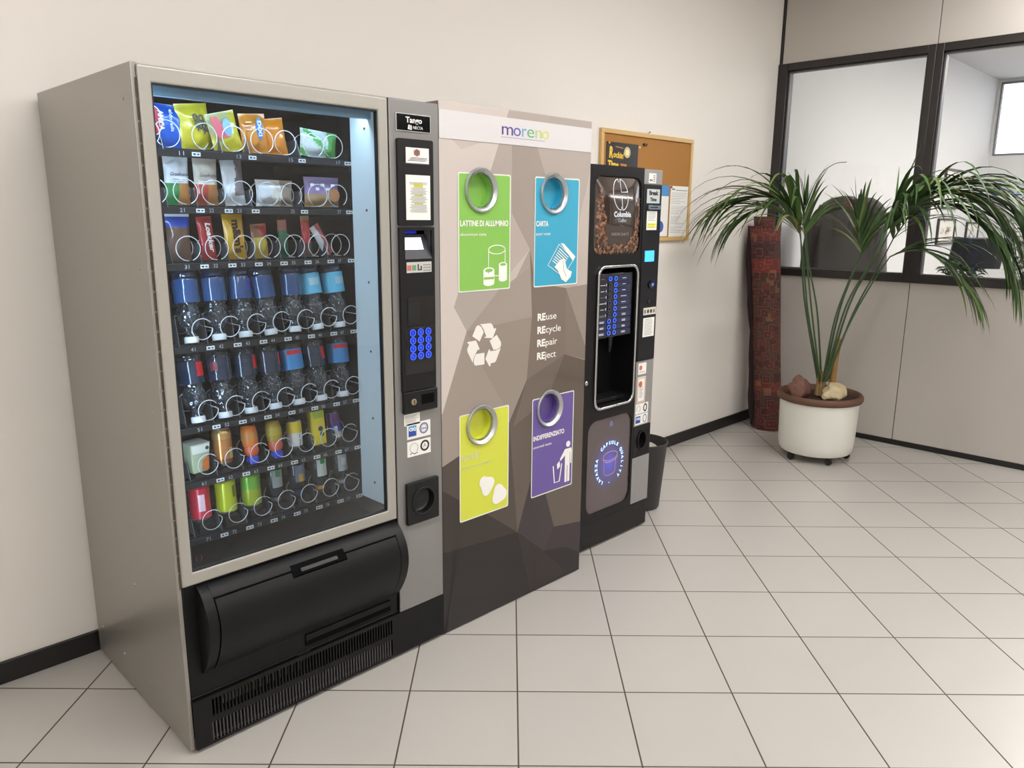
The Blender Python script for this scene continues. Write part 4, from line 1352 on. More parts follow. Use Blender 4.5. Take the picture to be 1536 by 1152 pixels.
def inside(p, poly):
    c = False
    for i in range(len(poly)):
        a, b_ = poly[i], poly[i - 1]
        if (a[1] > p[1]) != (b_[1] > p[1]) and p[0] < (b_[0] - a[0]) * (p[1] - a[1]) / (b_[1] - a[1]) + a[0]:
            c = not c
    return c
q = MB()
for f in r[2]:
    pts = [r[0][i] for i in f]
    cx, cz = sum(p.x for p in pts) / 3, sum(p.y for p in pts) / 3
    if any((cx - hx) ** 2 + (cz - hz) ** 2 < .0575 ** 2 for hx, hz in HOLES):
        continue
    col_ = base_c
    for c, poly in FAC:
        if poly and inside((cx, cz), poly):
            col_ = c
    q.add([(p.x, BY, p.y) for p in pts], [(0, 1, 2)], glossy('facet_%d_%d_%d' % col_, tuple(max(0, v - (12 if col_[0] > 195 else 5 if col_[0] > 140 else 6 if col_[0] > 110 else 12 if col_[0] > 80 else 22)) for v in col_)))
q.v = [tuple(p) for p in q.v]
q.build('front_panel', rc, smooth=False)
for (x0, x1, z0_, z1_) in ((BX0, BX0 + .003, .004, BH), (BX1 - .003, BX1, .004, BH), (BX0, BX1, BH - .003, BH)):
    pass
# brand strip
st = MB().box(BX0 + .001, BX1 - .0005, BY - .0018, BY - .0002, 1.7265, 1.8135, mat('white_strip', (212, 209, 210), .35, coat=.4)).build('brand_strip', rc)
q = MB()
cols = [(76, 62, 130), (92, 92, 168), (96, 160, 196), (104, 170, 120), (176, 196, 130), (208, 208, 96)]
xs = 1.193
for ch_, w_, c in zip('moreno', (.054, .036, .022, .036, .034, .036), cols):
    q.text(ch_, xs, 1.757, BY - .0024, .033 * (.7 / .7) * 1.28, mat('logo_%d' % c[0], c, .45), 'LEFT', w=w_)
    xs += w_ + .0045
q.box(1.193, 1.415, BY - .0024, BY - .0018, 1.7485, 1.7502, mat('logo_line', (140, 150, 180), .45))
q.build('lettering', st)

def waste_panel(x0, x1, z0_, z1_, rgb, hx, hz, title, sub, icon, name_lbl, tw, sw, light=False):
    C_ = mat('poster_%d' % rgb[0], rgb, .4, coat=.35)
    rim = mat('poster_rim', (222, 224, 214), .45)
    lo_, li_ = rrect(x0, x1, z0_, z1_, .008), rrect(x0 + .0045, x1 - .0045, z0_ + .0045, z1_ - .0045, .006)
    vv, ee = [], []
    for lp__ in (lo_, li_, circ(hx, hz, .0575, 40)):
        b0 = len(vv)
        vv += [Vector(a_) for a_ in lp__]
        ee += [(b0 + i, b0 + (i + 1) % len(lp__)) for i in range(len(lp__))]
    rr2 = delaunay_2d_cdt(vv, ee, [], 0, 1e-5)
    p = MB()
    for f in rr2[2]:
        pts = [rr2[0][i] for i in f]
        cx, cz = sum(a_.x for a_ in pts) / 3, sum(a_.y for a_ in pts) / 3
        if (cx - hx) ** 2 + (cz - hz) ** 2 < .0575 ** 2 or not inside((cx, cz), lo_):
            continue
        p.add([(a_.x, BY - .0016, a_.y) for a_ in pts], [(0, 1, 2)], C_ if inside((cx, cz), li_) else rim)
    p = p.build('waste_panel', rc, smooth=False)
    p['label'] = name_lbl
    TW = WHITE if not light else mat('pale_print', (206, 208, 170), .5)
    q = MB().text(title, x0 + .008, hz - .108 - .010, BY - .0027, .0185, TW, 'LEFT', w=tw, bold=.025)
    q.text(sub, x0 + .008, hz - .108 - .042, BY - .0027, .010, TW, 'LEFT', w=sw)
    q.build('lettering', p)
    q = MB()
    icon(q, x0, x1, z0_, z1_, C_)
    q.build('pictogram', p)
    # metal ring around a real round opening with a coloured well
    rg = MB().lathe([(.0575, .0015), (.0740, .0005), (.0742, -.0050), (.0722, -.0085), (.0690, -.0085), (.0665, -.0060), (.0620, -.0040), (.0572, .0040), (.0560, .0120), (.0552, .0120), (.0552, .0040)], mat('ring_metal', (192, 194, 197), .34, .9), (hx, BY - .002, hz), 48, axis='y', capb=False, capt=False).build('opening_ring', rc, angle=40)
    MB().lathe([(.0562, .008), (.0562, .034), (.0001, .034)], C_, (hx, BY - .002, hz), 40, axis='y', capb=False, capt=False).build('opening_flap', rg)
YP = BY - .0027
def ic_cans(q, x0, x1, z0_, z1_, C_):
    # big outlined can, small full can, tall can
    cx, w_, zt, zb = x0 + .178, .040, 1.372, 1.300
    q.line(circ(cx, zt, w_, 28, .015), .003, YP, WHITE, closed=True)
    q.line([(cx - w_, zt), (cx - w_, zb - .01)], .003, YP, WHITE)
    q.line([(cx + w_, zt), (cx + w_, 1.325)], .003, YP, WHITE)
    q.line([(cx - .018, 1.283), (cx + .018, 1.281)], .003, YP, WHITE)
    for (ax, aw, at_, ab, eh) in ((x0 + .140, .026, 1.302, 1.258, .010), (x0 + .208, .020, 1.320, 1.268, .008)):
        pts = [(ax - aw, at_)] + [(ax - aw * math.cos(PI * k / 10), ab - eh * math.sin(PI * k / 10)) for k in range(11)] + [(ax + aw, at_)] + [(ax + aw * math.cos(PI * k / 10), at_ + eh * math.sin(PI * k / 10)) for k in range(1, 10)]
        q.prism(pts, YP, YP + .0006, WHITE)
        q.prism(circ(ax, at_, aw * .72, 20, eh * .6), YP - .0005, YP, C_)
    q.box(x0 + .116, x0 + .164, YP - .0005, YP, 1.271, 1.279, C_)
def ic_paper(q, x0, x1, z0_, z1_, C_):
    q.prism([(1.512, 1.388), (1.530, 1.386), (1.600, 1.335), (1.585, 1.320)], YP + .0001, YP + .0006, WHITE)
    sheet = [(1.503, 1.384), (1.590, 1.325), (1.530, 1.262), (1.442, 1.308)]
    q.line(sheet, .0030, YP - .0002, WHITE, closed=True)
    for k in range(7):
        t = .12 + k * .10
        a = (1.503 + (1.442 - 1.503) * t, 1.384 + (1.308 - 1.384) * t)
        b_ = (1.590 + (1.530 - 1.590) * t, 1.325 + (1.262 - 1.325) * t)
        q.line([(a[0] + (b_[0] - a[0]) * .1, a[1] + (b_[1] - a[1]) * .1), (a[0] + (b_[0] - a[0]) * .72, a[1] + (b_[1] - a[1]) * .72)], .0035, YP - .0003, WHITE)
    q.prism([(1.510, 1.325), (1.535, 1.330), (1.550, 1.290), (1.580, 1.278), (1.572, 1.258), (1.545, 1.240), (1.520, 1.252), (1.500, 1.285), (1.478, 1.300)], YP - .0008, YP - .0003, WHITE)
    q.line([(1.528, 1.322), (1.532, 1.285), (1.548, 1.262)], .0020, YP - .0012, C_)
def blob(q, cx, cz, rx, rz, ph, M_):
    q.prism([(cx + rx * (1 + .13 * math.sin(3 * a + ph)) * math.cos(a), cz + rz * (1 + .13 * math.sin(3 * a + ph)) * math.sin(a)) for a in [2 * PI * k / 26 for k in range(26)]], YP - .0004, YP + .0003, M_)
def ic_plastic(q, x0, x1, z0_, z1_, C_):
    blob(q, x0 + .133, .520, .034, .036, .6, WHITE)
    q.prism(circ(x0 + .116, .536, .022, 18), YP - .0012, YP + .0002, WHITE)
    blob(q, x0 + .196, .470, .036, .037, 2.4, WHITE)
def ic_person(q, x0, x1, z0_, z1_, C_):
    q.prism(circ(1.585, .585, .0125, 18), YP, YP + .0006, WHITE)
    q.prism([(1.566, .566), (1.604, .566), (1.608, .556), (1.606, .500), (1.600, .500), (1.600, .548), (1.597, .548), (1.597, .425), (1.584, .425), (1.584, .496), (1.580, .496), (1.580, .425), (1.567, .425), (1.567, .540), (1.540, .522), (1.536, .530)], YP, YP + .0006, WHITE)
    q.line([(1.496, .510), (1.505, .438), (1.535, .438), (1.548, .510)], .0055, YP, WHITE)
    q.prism([(1.518, .512), (1.534, .524), (1.538, .500), (1.522, .490)], YP, YP + .0006, WHITE)
waste_panel(.9985, 1.2435, 1.2325, 1.6260, (132, 188, 84), 1.1018, 1.5705, 'LATTINE DI ALLUMINIO', 'aluminium cans', ic_cans, 'green panel for aluminium cans', .224, .118)
waste_panel(1.3665, 1.6150, 1.2290, 1.6260, (52, 162, 196), 1.4690, 1.5690, 'CARTA', 'paper waste', ic_paper, 'blue panel for paper', .066, .078)
waste_panel(.9985, 1.2435, .4090, .8060, (208, 214, 66), 1.1045, .7555, 'PLASTICA', 'plastic waste containers', ic_plastic, 'yellow panel for plastic', .092, .150, True)
waste_panel(1.3690, 1.6150, .4050, .8040, (100, 80, 152), 1.4675, .7545, 'INDIFFERENZIATO', 'unsorted waste', ic_person, 'violet panel for unsorted waste', .180, .105)
# recycling arrows
q = MB()
ARW = mat('arrow_white', (232, 228, 222), .4, coat=.3)
SYMBOL =  [[(1.062, 1.0791), (1.079, 1.109), (1.0843, 1.114), (1.0928, 1.1143), (1.1046, 1.1065), (1.1155, 1.088), (1.096, 1.0568)], [(1.0971, 1.1175), (1.1481, 1.1169), (1.157, 1.1112), (1.1659, 1.0951), (1.1753, 1.0974), (1.1753, 1.0918), (1.1594, 1.0626), (1.1209, 1.067), (1.1209, 1.0707), (1.1285, 1.0715), (1.1154, 1.0976), (1.1046, 1.1129)], [(1.1451, 1.0545), (1.179, 1.0723), (1.1999, 1.0453), (1.2018, 1.0353), (1.1967, 1.0243), (1.1798, 1.0189), (1.163, 1.02)], [(1.199, 1.0216), (1.1756, 0.9775), (1.1688, 0.9734), (1.1498, 0.9726), (1.1488, 0.9621), (1.1432, 0.9628), (1.1248, 0.9904), (1.1261, 0.9959), (1.1419, 1.0241), (1.1467, 1.0219), (1.1474, 1.0166), (1.1753, 1.0161)], [(1.1188, 1.0146), (1.1196, 0.9748), (1.1156, 0.9729), (1.0788, 0.9737), (1.0713, 0.977), (1.0681, 0.9879), (1.0724, 1.0049), (1.0799, 1.0144)], [(1.0388, 1.0611), (1.0768, 1.0626), (1.08, 1.0606), (1.0956, 1.0318), (1.0939, 1.028), (1.0864, 1.0289), (1.0703, 1.0068), (1.0628, 0.9862), (1.0397, 1.0263), (1.0377, 1.0361), (1.0467, 1.0524), (1.0399, 1.0571)]]
for pl in SYMBOL:
    q.prism(pl, BY - .0009, BY - .0001, ARW)
q.build('recycling_symbol', rc)
q = MB()
for i, wd in enumerate(('use', 'cycle', 'pair', 'ject')):
    z_ = 1.1035 - .0495 * i
    q.text('RE', 1.391, z_, BY - .0009, .026, WHITE, 'LEFT', w=.044, bold=.035)
    q.text(wd, 1.4375, z_, BY - .0009, .026, WHITE, 'LEFT', w={'use': .058, 'cycle': .086, 'pair': .066, 'ject': .062}[wd])
q.build('slogan_lettering', rc)

# ================================================================== coffee machine
CY, CH = -.677, 1.6955
cm = empty('coffee_machine', (2.03, -.35, 0), 'black hot drinks vending machine with coffee bean picture and lit buttons', 'coffee machine')
CBK = mat('coffee_black', (18, 17, 19), .40, spec=.3, bump=.06, bscale=900)
CGR = mat('coffee_grey', (158, 156, 156), .4, .45)
cut(MB().box(1.745, 2.306, -.640, -.03, .012, CH - .004, mat('coffee_body_grey', (120, 118, 118), .4, .5)).build('body', cm, .003), MB().box(1.86, 2.144, -.70, -.50, .655, 1.280, DARK))
db = MB()
# door sheet with three rounded openings: built as strips and framed pieces
DX0, DX1 = 1.750, 2.1675
def hole(x0, x1, z0_, z1_, r_):
    return rrect(x0, x1, z0_, z1_, r_, 6)
def outer_match(x0, x1, z0_, z1_, n_=7):
    """rectangle loop with the same number and order of points as rrect(n=6)"""
    pts = []
    cs = [(x1, z1_), (x0, z1_), (x0, z0_), (x1, z0_)]
    for k in range(4):
        pts += [cs[k]] * n_
    return pts
H1 = (1.829, 2.152, 1.3300, 1.6530, .045)
H2 = (1.868, 2.137, .6640, 1.2720, .038)
H3 = (1.830, 2.153, .1700, .6060, .055)
for (z_a, z_b, H) in ((1.302, CH, H1), (.630, 1.302, H2), (.135, .630, H3)):
    db.frame(outer_match(DX0, DX1, z_a, z_b), hole(*H), CY, -.645, CBK)
db.build('door', cm, 0)
MB().box(1.750, 2.306, CY + .004, -.641, .012, .134, mat('coffee_base', (20, 19, 20), .42, spec=.35)).build('base_panel', cm, .003)
# picture panel
BRN = mat('coffee_panel', (58, 46, 40), .12, coat=.9)
def convex(x0, x1, z0_, z1_, y, d, M, r_):
    """slightly bulged rounded sheet"""
    q = MB()
    nx, nz = 28, 20
    vs, fs = [], []
    for j in range(nz + 1):
        for i in range(nx + 1):
            u, v = i / nx, j / nz
            x, z = x0 + (x1 - x0) * u, z0_ + (z1_ - z0_) * v
            # pull corners in
            dx, dz = min(x - x0, x1 - x), min(z - z0_, z1_ - z)
            if dx < r_ and dz < r_:
                ex, ez = r_ - dx, r_ - dz
                L_ = math.hypot(ex, ez)
                if L_ > r_:
                    k_ = r_ / L_
                    sx_ = 1 if x < (x0 + x1) / 2 else -1
                    sz_ = 1 if z < (z0_ + z1_) / 2 else -1
                    x += sx_ * (ex - ex * k_)
                    z += sz_ * (ez - ez * k_)
            vs.append((x, y - d * (1 - (2 * v - 1) ** 2) * (1 - abs(2 * u - 1) ** 5), z))
    for j in range(nz):
        for i in range(nx):
            a = j * (nx + 1) + i
            fs.append((a, a + 1, a + nx + 2, a + nx + 1))
    q.add(vs, fs, M)
    return q
def cvy(z, z0_, z1_, y, d, x=None, x0_=1.8265, x1_=2.1545):
    v = (z - z0_) / (z1_ - z0_)
    k_ = 1.0 if x is None else 1 - abs((2 * (x - x0_) / (x1_ - x0_) - 1)) ** 5
    return y - d * (1 - (2 * v - 1) ** 2) * max(0, k_)
PY, PD = -.668, .027
pn = convex(1.8265, 2.1545, 1.3275, 1.6555, PY, PD, BRN, .045).build('picture_panel', cm, angle=80)
rnd = random.Random(5)
BEANS = [mat('bean_%d' % k, c, .3, coat=.8) for k, c in enumerate([(96, 62, 44), (126, 84, 60), (150, 104, 76), (74, 46, 34), (172, 128, 98)])]
q = MB()
BC = []
cnt = 0
while cnt < 330:
    x, z = rnd.uniform(1.842, 2.145), rnd.uniform(1.335, 1.62)
    u = (x - 1.991) / .15
    zb = 1.352 + .020 + .27 * max(0, (abs(u) - .62) / .38) ** .9 if abs(u) > .62 else 1.352 + .03 * (abs(u) / .62) ** 4
    lim = zb + (.012 if abs(u) < .6 else 0)
    if u < 0 and z > 1.60: continue
    if u > 0 and z > 1.575: continue
    inner = abs(u) > .52 + .10 * ((z - 1.34) / .25) if z > 1.372 else True
    if z > 1.372 and not (abs(u) > (.50 + .34 * ((z - 1.34) / .26) ** .8) or z < 1.352 + .09 * max(0, abs(u) - .25) ** 1.2 * 2.2):
        continue
    if rnd.random() < max(0, (z - 1.50) / .12) * .7: continue
    a = rnd.uniform(0, PI)
    rx_, rz_ = rnd.uniform(.0062, .0088), rnd.uniform(.0042, .0058)
    pts = []
    for k in range(10):
        t = 2 * PI * k / 10
        ex, ez = rx_ * math.cos(t), rz_ * math.sin(t)
        pts.append((x + ex * math.cos(a) - ez * math.sin(a), z + ex * math.sin(a) + ez * math.cos(a)))
    yb = cvy(z, 1.3275, 1.6555, PY, PD, x) - .0006 - .000004 * cnt
    nv_ = len(q.v)
    q.prism(pts, yb - .0006, yb, BEANS[rnd.randrange(5)])
    q.line([(x - rx_ * .8 * math.cos(a), z - rx_ * .8 * math.sin(a)), (x + rx_ * .8 * math.cos(a), z + rx_ * .8 * math.sin(a))], .0012, yb - .0009, BEANS[3])
    BC += [(x, z)] * (len(q.v) - nv_)
    cnt += 1
q.v = [(a_, b_ - cvy(cz_, 1.3275, 1.6555, PY, PD, ax_) + cvy(c_, 1.3275, 1.6555, PY, PD, a_), c_) for (a_, b_, c_), (ax_, cz_) in zip(q.v, BC)]
q.build('bean_print', pn, smooth=False)
def cv_text(q, body, x, z, h, M, w, **k):
    q.text(body, x, z, cvy(z + h / 2, 1.3275, 1.6555, PY, PD) - .0016, h, M, 'CENTER', w=w, **k)
q = MB()
LGW = mat('logo_white', (214, 222, 232), .35)
yy = cvy(1.58, 1.3275, 1.6555, PY, PD) - .0022
def ell(cx, cz, rx_, rz_, a0, a1, n_=20):
    return [(cx + rx_ * math.cos(ang(a0 + (a1 - a0) * k / n_)), cz + rz_ * math.sin(ang(a0 + (a1 - a0) * k / n_))) for k in range(n_ + 1)]
lc = (1.988, 1.5785)
q.line(ell(lc[0] - .003, lc[1], .047, .064, 94, 266) + [(lc[0] + .001, lc[1] - .060), (lc[0] - .006, lc[1] + .060)], .0036, yy, LGW, closed=True)
q.line(ell(lc[0] + .006, lc[1], .044, .064, 8, 88)[:] + [(lc[0] + .006, lc[1] + .010), (lc[0] + .048, lc[1] + .012)], .0036, yy, LGW, closed=True)
q.line(ell(lc[0] + .006, lc[1], .044, .064, -4, -88) + [(lc[0] + .006, lc[1] - .004)], .0036, yy, LGW)
cv_text(q, 'Columbia', 1.995, 1.4870, .0215, LGW, .118, bold=.03)
cv_text(q, 'Coffee', 1.995, 1.4650, .0150, LGW, .054, bold=.02)
cv_text(q, 'shop', 1.995, 1.4460, .0085, mat('logo_grey', (150, 150, 158), .4), .030)
cv_text(q, 'PASSIONE QUALITÀ', 1.990, 1.4090, .0120, MC['logo_grey'], .122, bold=.01)
q.v = [(a_, cvy(c_, 1.3275, 1.6555, PY, PD, a_) - .0012 + (.0004 if k_ % 2 else 0), c_) for k_, (a_, b_, c_) in enumerate(q.v)]
q.build('lettering', pn)
# niche with buttons
NB = mat('niche_black', (12, 12, 14), .3)
tr = MB()
tr.frame(rrect(1.856, 2.147, .652, 1.284, .047, 6), rrect(1.868, 2.136, .664, 1.272, .038, 6), -.6880, CY + .0005, CHROME)
tr.build('chrome_trim', cm, .003)
nc = MB()
L2 = rrect(1.8675, 2.1365, .6635, 1.2725, .038, 6)
n_ = len(L2)
nc.add([(a, -.676, c) for a, c in L2] + [(a, -.555, c) for a, c in L2], [(i, (i + 1) % n_, (i + 1) % n_ + n_, i + n_) for i in range(n_)] + [tuple(n_ + i for i in range(n_))], NB)
nc = nc.build('dispensing_niche', cm, angle=50)
q = MB().box(1.872, 2.132, -.640, -.556, .668, .684, NB)
for k in range(12):
    q.box(1.884 + .020 * k, 1.896 + .020 * k, -.645, -.560, .684, .687, mat('grille_metal', (70, 72, 76), .3, .8))
q.build('drip_grille', nc)
q = MB().lathe([(.016, .0), (.012, -.05), (.006, -.07)], NB, (2.06, -.60, .955), 14).build('spout', nc)
bpan = MB().box(1.868, 2.128, -.668, -.560, .968, 1.250, mat('button_panel', (16, 17, 24), .2, coat=.5)).build('button_panel', cm, .004)
LBD = mat('label_plate_navy', (34, 44, 84), .35)
LBK = mat('label_plate_dark', (24, 26, 40), .35)
for i in range(10):
    z_ = 1.2250 - .0262 * i
    for s_, x_ in ((0, 1.9590), (1, 1.9985)):
        lit = s_ == 1 or i in (0, 7, 8, 9)
        R_ = BLUE_EM if lit else mat('ring_unlit', (70, 74, 86), .3)
        bt = MB().lathe([(.0100, 0), (.0095, -.0025), (.0001, -.0025)], mat('button_black', (14, 14, 20), .3), (x_, -.668, z_), 16, axis='y').build('button', bpan)
        MB().frame(circ(x_, z_, .0112, 18, .0098), circ(x_, z_, .0084, 18, .0072), -.6722, -.6704, R_).build('button_ring', bt)
    for x0_, x1_, M_ in ((1.878, 1.941, LBK if i < 7 else LBD), (2.016, 2.104 + .010 * (i > 4), LBD)):
        pl = MB().box(x0_, x1_, -.6694, -.6679, z_ - .0095, z_ + .0095, M_)
        w_ = rnd.uniform(.022, .040)
        xm = (x0_ + x1_) / 2
        for k in range(2 if i > 5 else 1):
            pl.box(xm - w_ / 2, xm + w_ / 2, -.6699, -.6694, z_ - .0012 - .005 * k, z_ + .0012 - .005 * k, WHITE if M_ is LBD or i % 3 else GREYTXT)
        if x0_ < 1.9 and 1 <= i < 7:
            pl.box(1.8785, 1.8860, -.6699, -.6694, z_ - .007, z_ + .004, WHITE)
            pl.box(1.931, 1.938, -.6699, -.6694, z_ - .004, z_ + .006, mat('cup_icon', (170, 180, 210), .4))
        pl.build('drink_label', bpan)
# lower glowing panel
def glow_mat():
    M = mat('glow_panel', (112, 102, 104), .16, .55, coat=.3)
    nt = M.node_tree
    b = nt.nodes['Principled BSDF']
    tc = nt.nodes.new('ShaderNodeTexCoord')
    mp = nt.nodes.new('ShaderNodeMapping')
    mp.inputs['Location'].default_value = (-(1.992 - 2.03) / .15, 0, -.388 / .15)
    mp.inputs['Scale'].default_value = (1 / .15, 0, 1 / .15)
    gr = nt.nodes.new('ShaderNodeTexGradient')
    gr.gradient_type = 'QUADRATIC_SPHERE'
    nt.links.new(tc.outputs['Object'], mp.inputs['Vector'])
    nt.links.new(mp.outputs['Vector'], gr.inputs['Vector'])
    b.inputs['Emission Color'].default_value = lin((50, 70, 235))
    mu = nt.nodes.new('ShaderNodeMath')
    mu.operation = 'MULTIPLY'
    mu.inputs[1].default_value = .75
    nt.links.new(gr.outputs['Fac'], mu.inputs[0])
    nt.links.new(mu.outputs[0], b.inputs['Emission Strength'])
    return M
gp = convex(1.8275, 2.1555, .1675, .6085, -.670, .006, glow_mat(), .055).build('lit_panel', cm, angle=80)
q = MB()
LETT = mat('lit_letters', (190, 215, 255), .4, emit=(150, 195, 255), es=1.6)
gc, R_ = (1.992, .388), .090
def ring_text(body, a0, a1):
    n = len(body)
    for i, ch_ in enumerate(body):
        a = ang(a0 + (a1 - a0) * i / (n - 1))
        q.text(ch_, gc[0] + R_ * math.cos(a), gc[1] + R_ * math.sin(a), -.6775, .0150, LETT, 'CENTER', rot=a - PI / 2, bold=.03)
ring_text('CAPSULE', 128, 56)
ring_text('QUALITY', 32, -46)
ring_text('LAVAZZA', 238, 162)
q.prism(circ(gc[0] + .0, gc[1] - .092, .0028, 10), -.6780, -.6772, LETT)
q.build('lettering', gp)
q = MB()
GLD = mat('capsule_line', (190, 160, 140), .4, emit=(170, 140, 130), es=.25)
e = [(gc[0] + .052 * math.cos(t) + .004, gc[1] + .034 + .021 * math.sin(t)) for t in [2 * PI * k / 32 for k in range(32)]]
q.line(e, .0026, -.6775, GLD, closed=True)
q.line([(gc[0] + .052 * math.cos(t) + .004, gc[1] + .026 + .021 * math.sin(t)) for t in [PI + PI * k / 16 for k in range(17)]], .0022, -.6775, GLD)
q.line([(gc[0] - .042, gc[1] + .012), (gc[0] - .038, gc[1] - .042)] + [(gc[0] + .001 + .039 * math.cos(t), gc[1] - .042 + .014 * math.sin(t)) for t in [PI + PI * k / 14 for k in range(15)]] + [(gc[0] + .046, gc[1] + .012)], .0022, -.6775, GLD)
q.build('capsule_drawing', gp)
q = MB().line([(1.983, .572), (1.995, .586), (2.007, .572)], .0028, -.6775, mat('chevron', (130, 130, 190), .4, emit=(110, 110, 200), es=.4))
q.line([(1.985, .562), (1.995, .574), (2.005, .562)], .0028, -.6775, MC['chevron'])
q.build('chevron_mark', gp)
MB().lathe([(.010, 0), (.010, -.004), (.008, -.006), (.0001, -.006)], CHROME, (1.806, CY, .787), 18, axis='y').build('lock', cm)
# side column
X0c, X1c = 2.1685, 2.3059
for za_, zb_ in ((1.628, CH - .004), (.524, .8355), (.1400, .3680)):
    MB().box(X0c, X1c, CY, -.641, za_, zb_, CGR).build('column_panel', cm, .002)
ip = MB().box(X0c, X1c - .004, CY - .004, -.645, .8365, 1.6270, mat('inset_navy_black', (17, 17, 24), .35, spec=.35)).build('control_inset', cm, .003)
rp_ = MB().box(X0c, X1c, CY, -.641, .3690, .5230, CBK).build('return_panel', cm, .002)
cut(rp_, MB().lathe([(.0312, -.03), (.0312, .022)], DARK, (2.236, -.677, .450), 30, axis='y', sy=1.35))
cu2 = MB().lathe([(.030, -.0008), (.028, .012), (.018, .024), (.0001, .026)], DARK, (2.236, CY - .0010, .450), 26, axis='y', capb=False, sy=1.35)
cu2.build('coin_return_cup', cm, angle=80)
MB().frame(circ(2.236, .450, .036, 30, .046), circ(2.236, .450, .030, 30, .0405), CY - .005, CY, CBK).build('cup_rim', cm, .001)
def cst(name, x0, x1, z0_, z1_, draw, y=CY - .0040, M=PAPER, par=ip):
    s_ = MB().box(x0, x1, y - .0010, y - .0001, z0_, z1_, M).build(name, par)
    q = MB()
    draw(q, x0, x1, z0_, z1_, y - .0016)
    if q.v:
        q.build('print', s_)
def lines(n, M=GREYTXT, top=.9, bot=.1, xa=.12, xb=.88):
    def f(q, x0, x1, z0_, z1_, y):
        for k in range(n):
            z = z0_ + (z1_ - z0_) * (bot + (top - bot) * k / max(1, n - 1))
            q.box(x0 + (x1 - x0) * xa, x0 + (x1 - x0) * rnd.uniform(xb - .2, xb), y, y + .0006, z, z + .0016, M)
    return f
def d_small(q, x0, x1, z0_, z1_, y):
    q.box(x0 + .006, x0 + .028, y, y + .0006, z0_ + .008, z0_ + .016, GREYTXT)
    for k in range(4):
        q.box(x0 + .034, x0 + .048, y, y + .0006, z0_ + .006 + .008 * k, z0_ + .010 + .008 * k, GREYTXT)
cst('maker_sticker', 2.200, 2.256, 1.634, 1.676, d_small, CY, PAPER, cm)
SILV = mat('sticker_mirror', (206, 214, 214), .3, .3)
def d_break(q, x0, x1, z0_, z1_, y):
    q.text('Break', (x0 + x1) / 2, z0_ + .036, y, .018, DARKTXT, 'CENTER', w=.070, bold=.05)
    q.text('Time', (x0 + x1) / 2, z0_ + .010, y, .014, DARKTXT, 'CENTER', w=.050, bold=.05)
cst('slogan_sticker', 2.186, 2.284, 1.5470, 1.6080, d_break, M=SILV)
q = MB().box(2.192, 2.282, -.6905, -.681, 1.520, 1.538, mat('slot_metal', (150, 170, 186), .2, .8))
q.box(2.205, 2.262, -.6912, -.6903, 1.527, 1.531, DARK)
q.build('banknote_slot', ip, .002)
def d_yel(q, x0, x1, z0_, z1_, y):
    lines(7, GREYTXT, .92, .50)(q, x0, x1, z0_, z1_, y)
    q.box(x0 + .006, x1 - .006, y - .0001, y + .0007, z0_ + .012, z0_ + .030, YELLOWHL)
    lines(2, GREYTXT, .28, .14)(q, x0, x1, z0_, z1_, y - .0005)
cst('yellow_marked_notice', 2.192, 2.270, 1.4300, 1.5130, d_yel)
MB().box(2.190, 2.262, -.6825, -.6805, 1.2900, 1.3390, mat('small_display', (60, 150, 230), .3, emit=(56, 160, 250), es=1.5)).build('display', ip, .001)
q = MB().lathe([(.020, 0), (.020, -.006), (.012, -.008), (.0001, -.008)], BLACK_GLOSS, (2.245, -.6810, 1.188), 20, axis='y')
q.build('coin_slot', ip)
MB().lathe([(.0075, 0), (.006, -.003), (.0001, -.003)], BLUE_EM, (2.250, -.6890, 1.186), 14, axis='y').build('coin_slot_light', ip)
MB().lathe([(.010, 0), (.009, -.004), (.0001, -.004)], BLACK_GLOSS, (2.236, -.6810, 1.108), 14, axis='y').build('return_knob', ip)
def d_icons(q, x0, x1, z0_, z1_, y):
    for k in range(4):
        q.box(x0 + .006 + .023 * k, x0 + .020 + .023 * k, y, y + .0006, z0_ + .008, z0_ + .024, DARKTXT if k in (1, 2) else GREYTXT)
cst('icon_sticker', 2.198, 2.296, 1.0480, 1.0810, d_icons, M=mat('sticker_cream', (206, 202, 190), .5))
cst('instruction_sheet', 2.200, 2.288, .9465, 1.0345, lines(11), M=PAPER)
ORS = mat('logo_orange', (196, 104, 80), .5)
def d_o1(q, x0, x1, z0_, z1_, y):
    q.prism(circ(x0 + .018, z1_ - .022, .012, 8), y, y + .0006, ORS)
    q.box(x0 + .008, x1 - .008, y, y + .0006, z0_ + .010, z0_ + .012, GREYTXT)
def d_o2(q, x0, x1, z0_, z1_, y):
    q.frame([(x0 + .003, z0_ + .003), (x1 - .003, z0_ + .003), (x1 - .003, z1_ - .003), (x0 + .003, z1_ - .003)], [(x0 + .008, z0_ + .008), (x1 - .008, z0_ + .008), (x1 - .008, z1_ - .008), (x0 + .008, z1_ - .008)], y, y + .0006, mat('pale_orange', (214, 180, 140), .5))
    q.prism(circ(x0 + .024, z1_ - .034, .015, 8), y, y + .0006, ORS)
    lines(9, GREYTXT, .6, .2, .25, .8)(q, x0, x1, z0_, z1_, y)
def d_q(q, x0, x1, z0_, z1_, y):
    q.line([(x0 + .022 + .014 * math.cos(ang(d)), (z0_ + z1_) / 2 + .016 * math.sin(ang(d))) for d in range(-60, 240, 20)], .0014, y, GREYTXT)
    q.frame(circ(x1 - .024, (z0_ + z1_) / 2, .015, 22, .020), circ(x1 - .024, (z0_ + z1_) / 2, .009, 22, .013), y, y + .0006, DARKTXT)
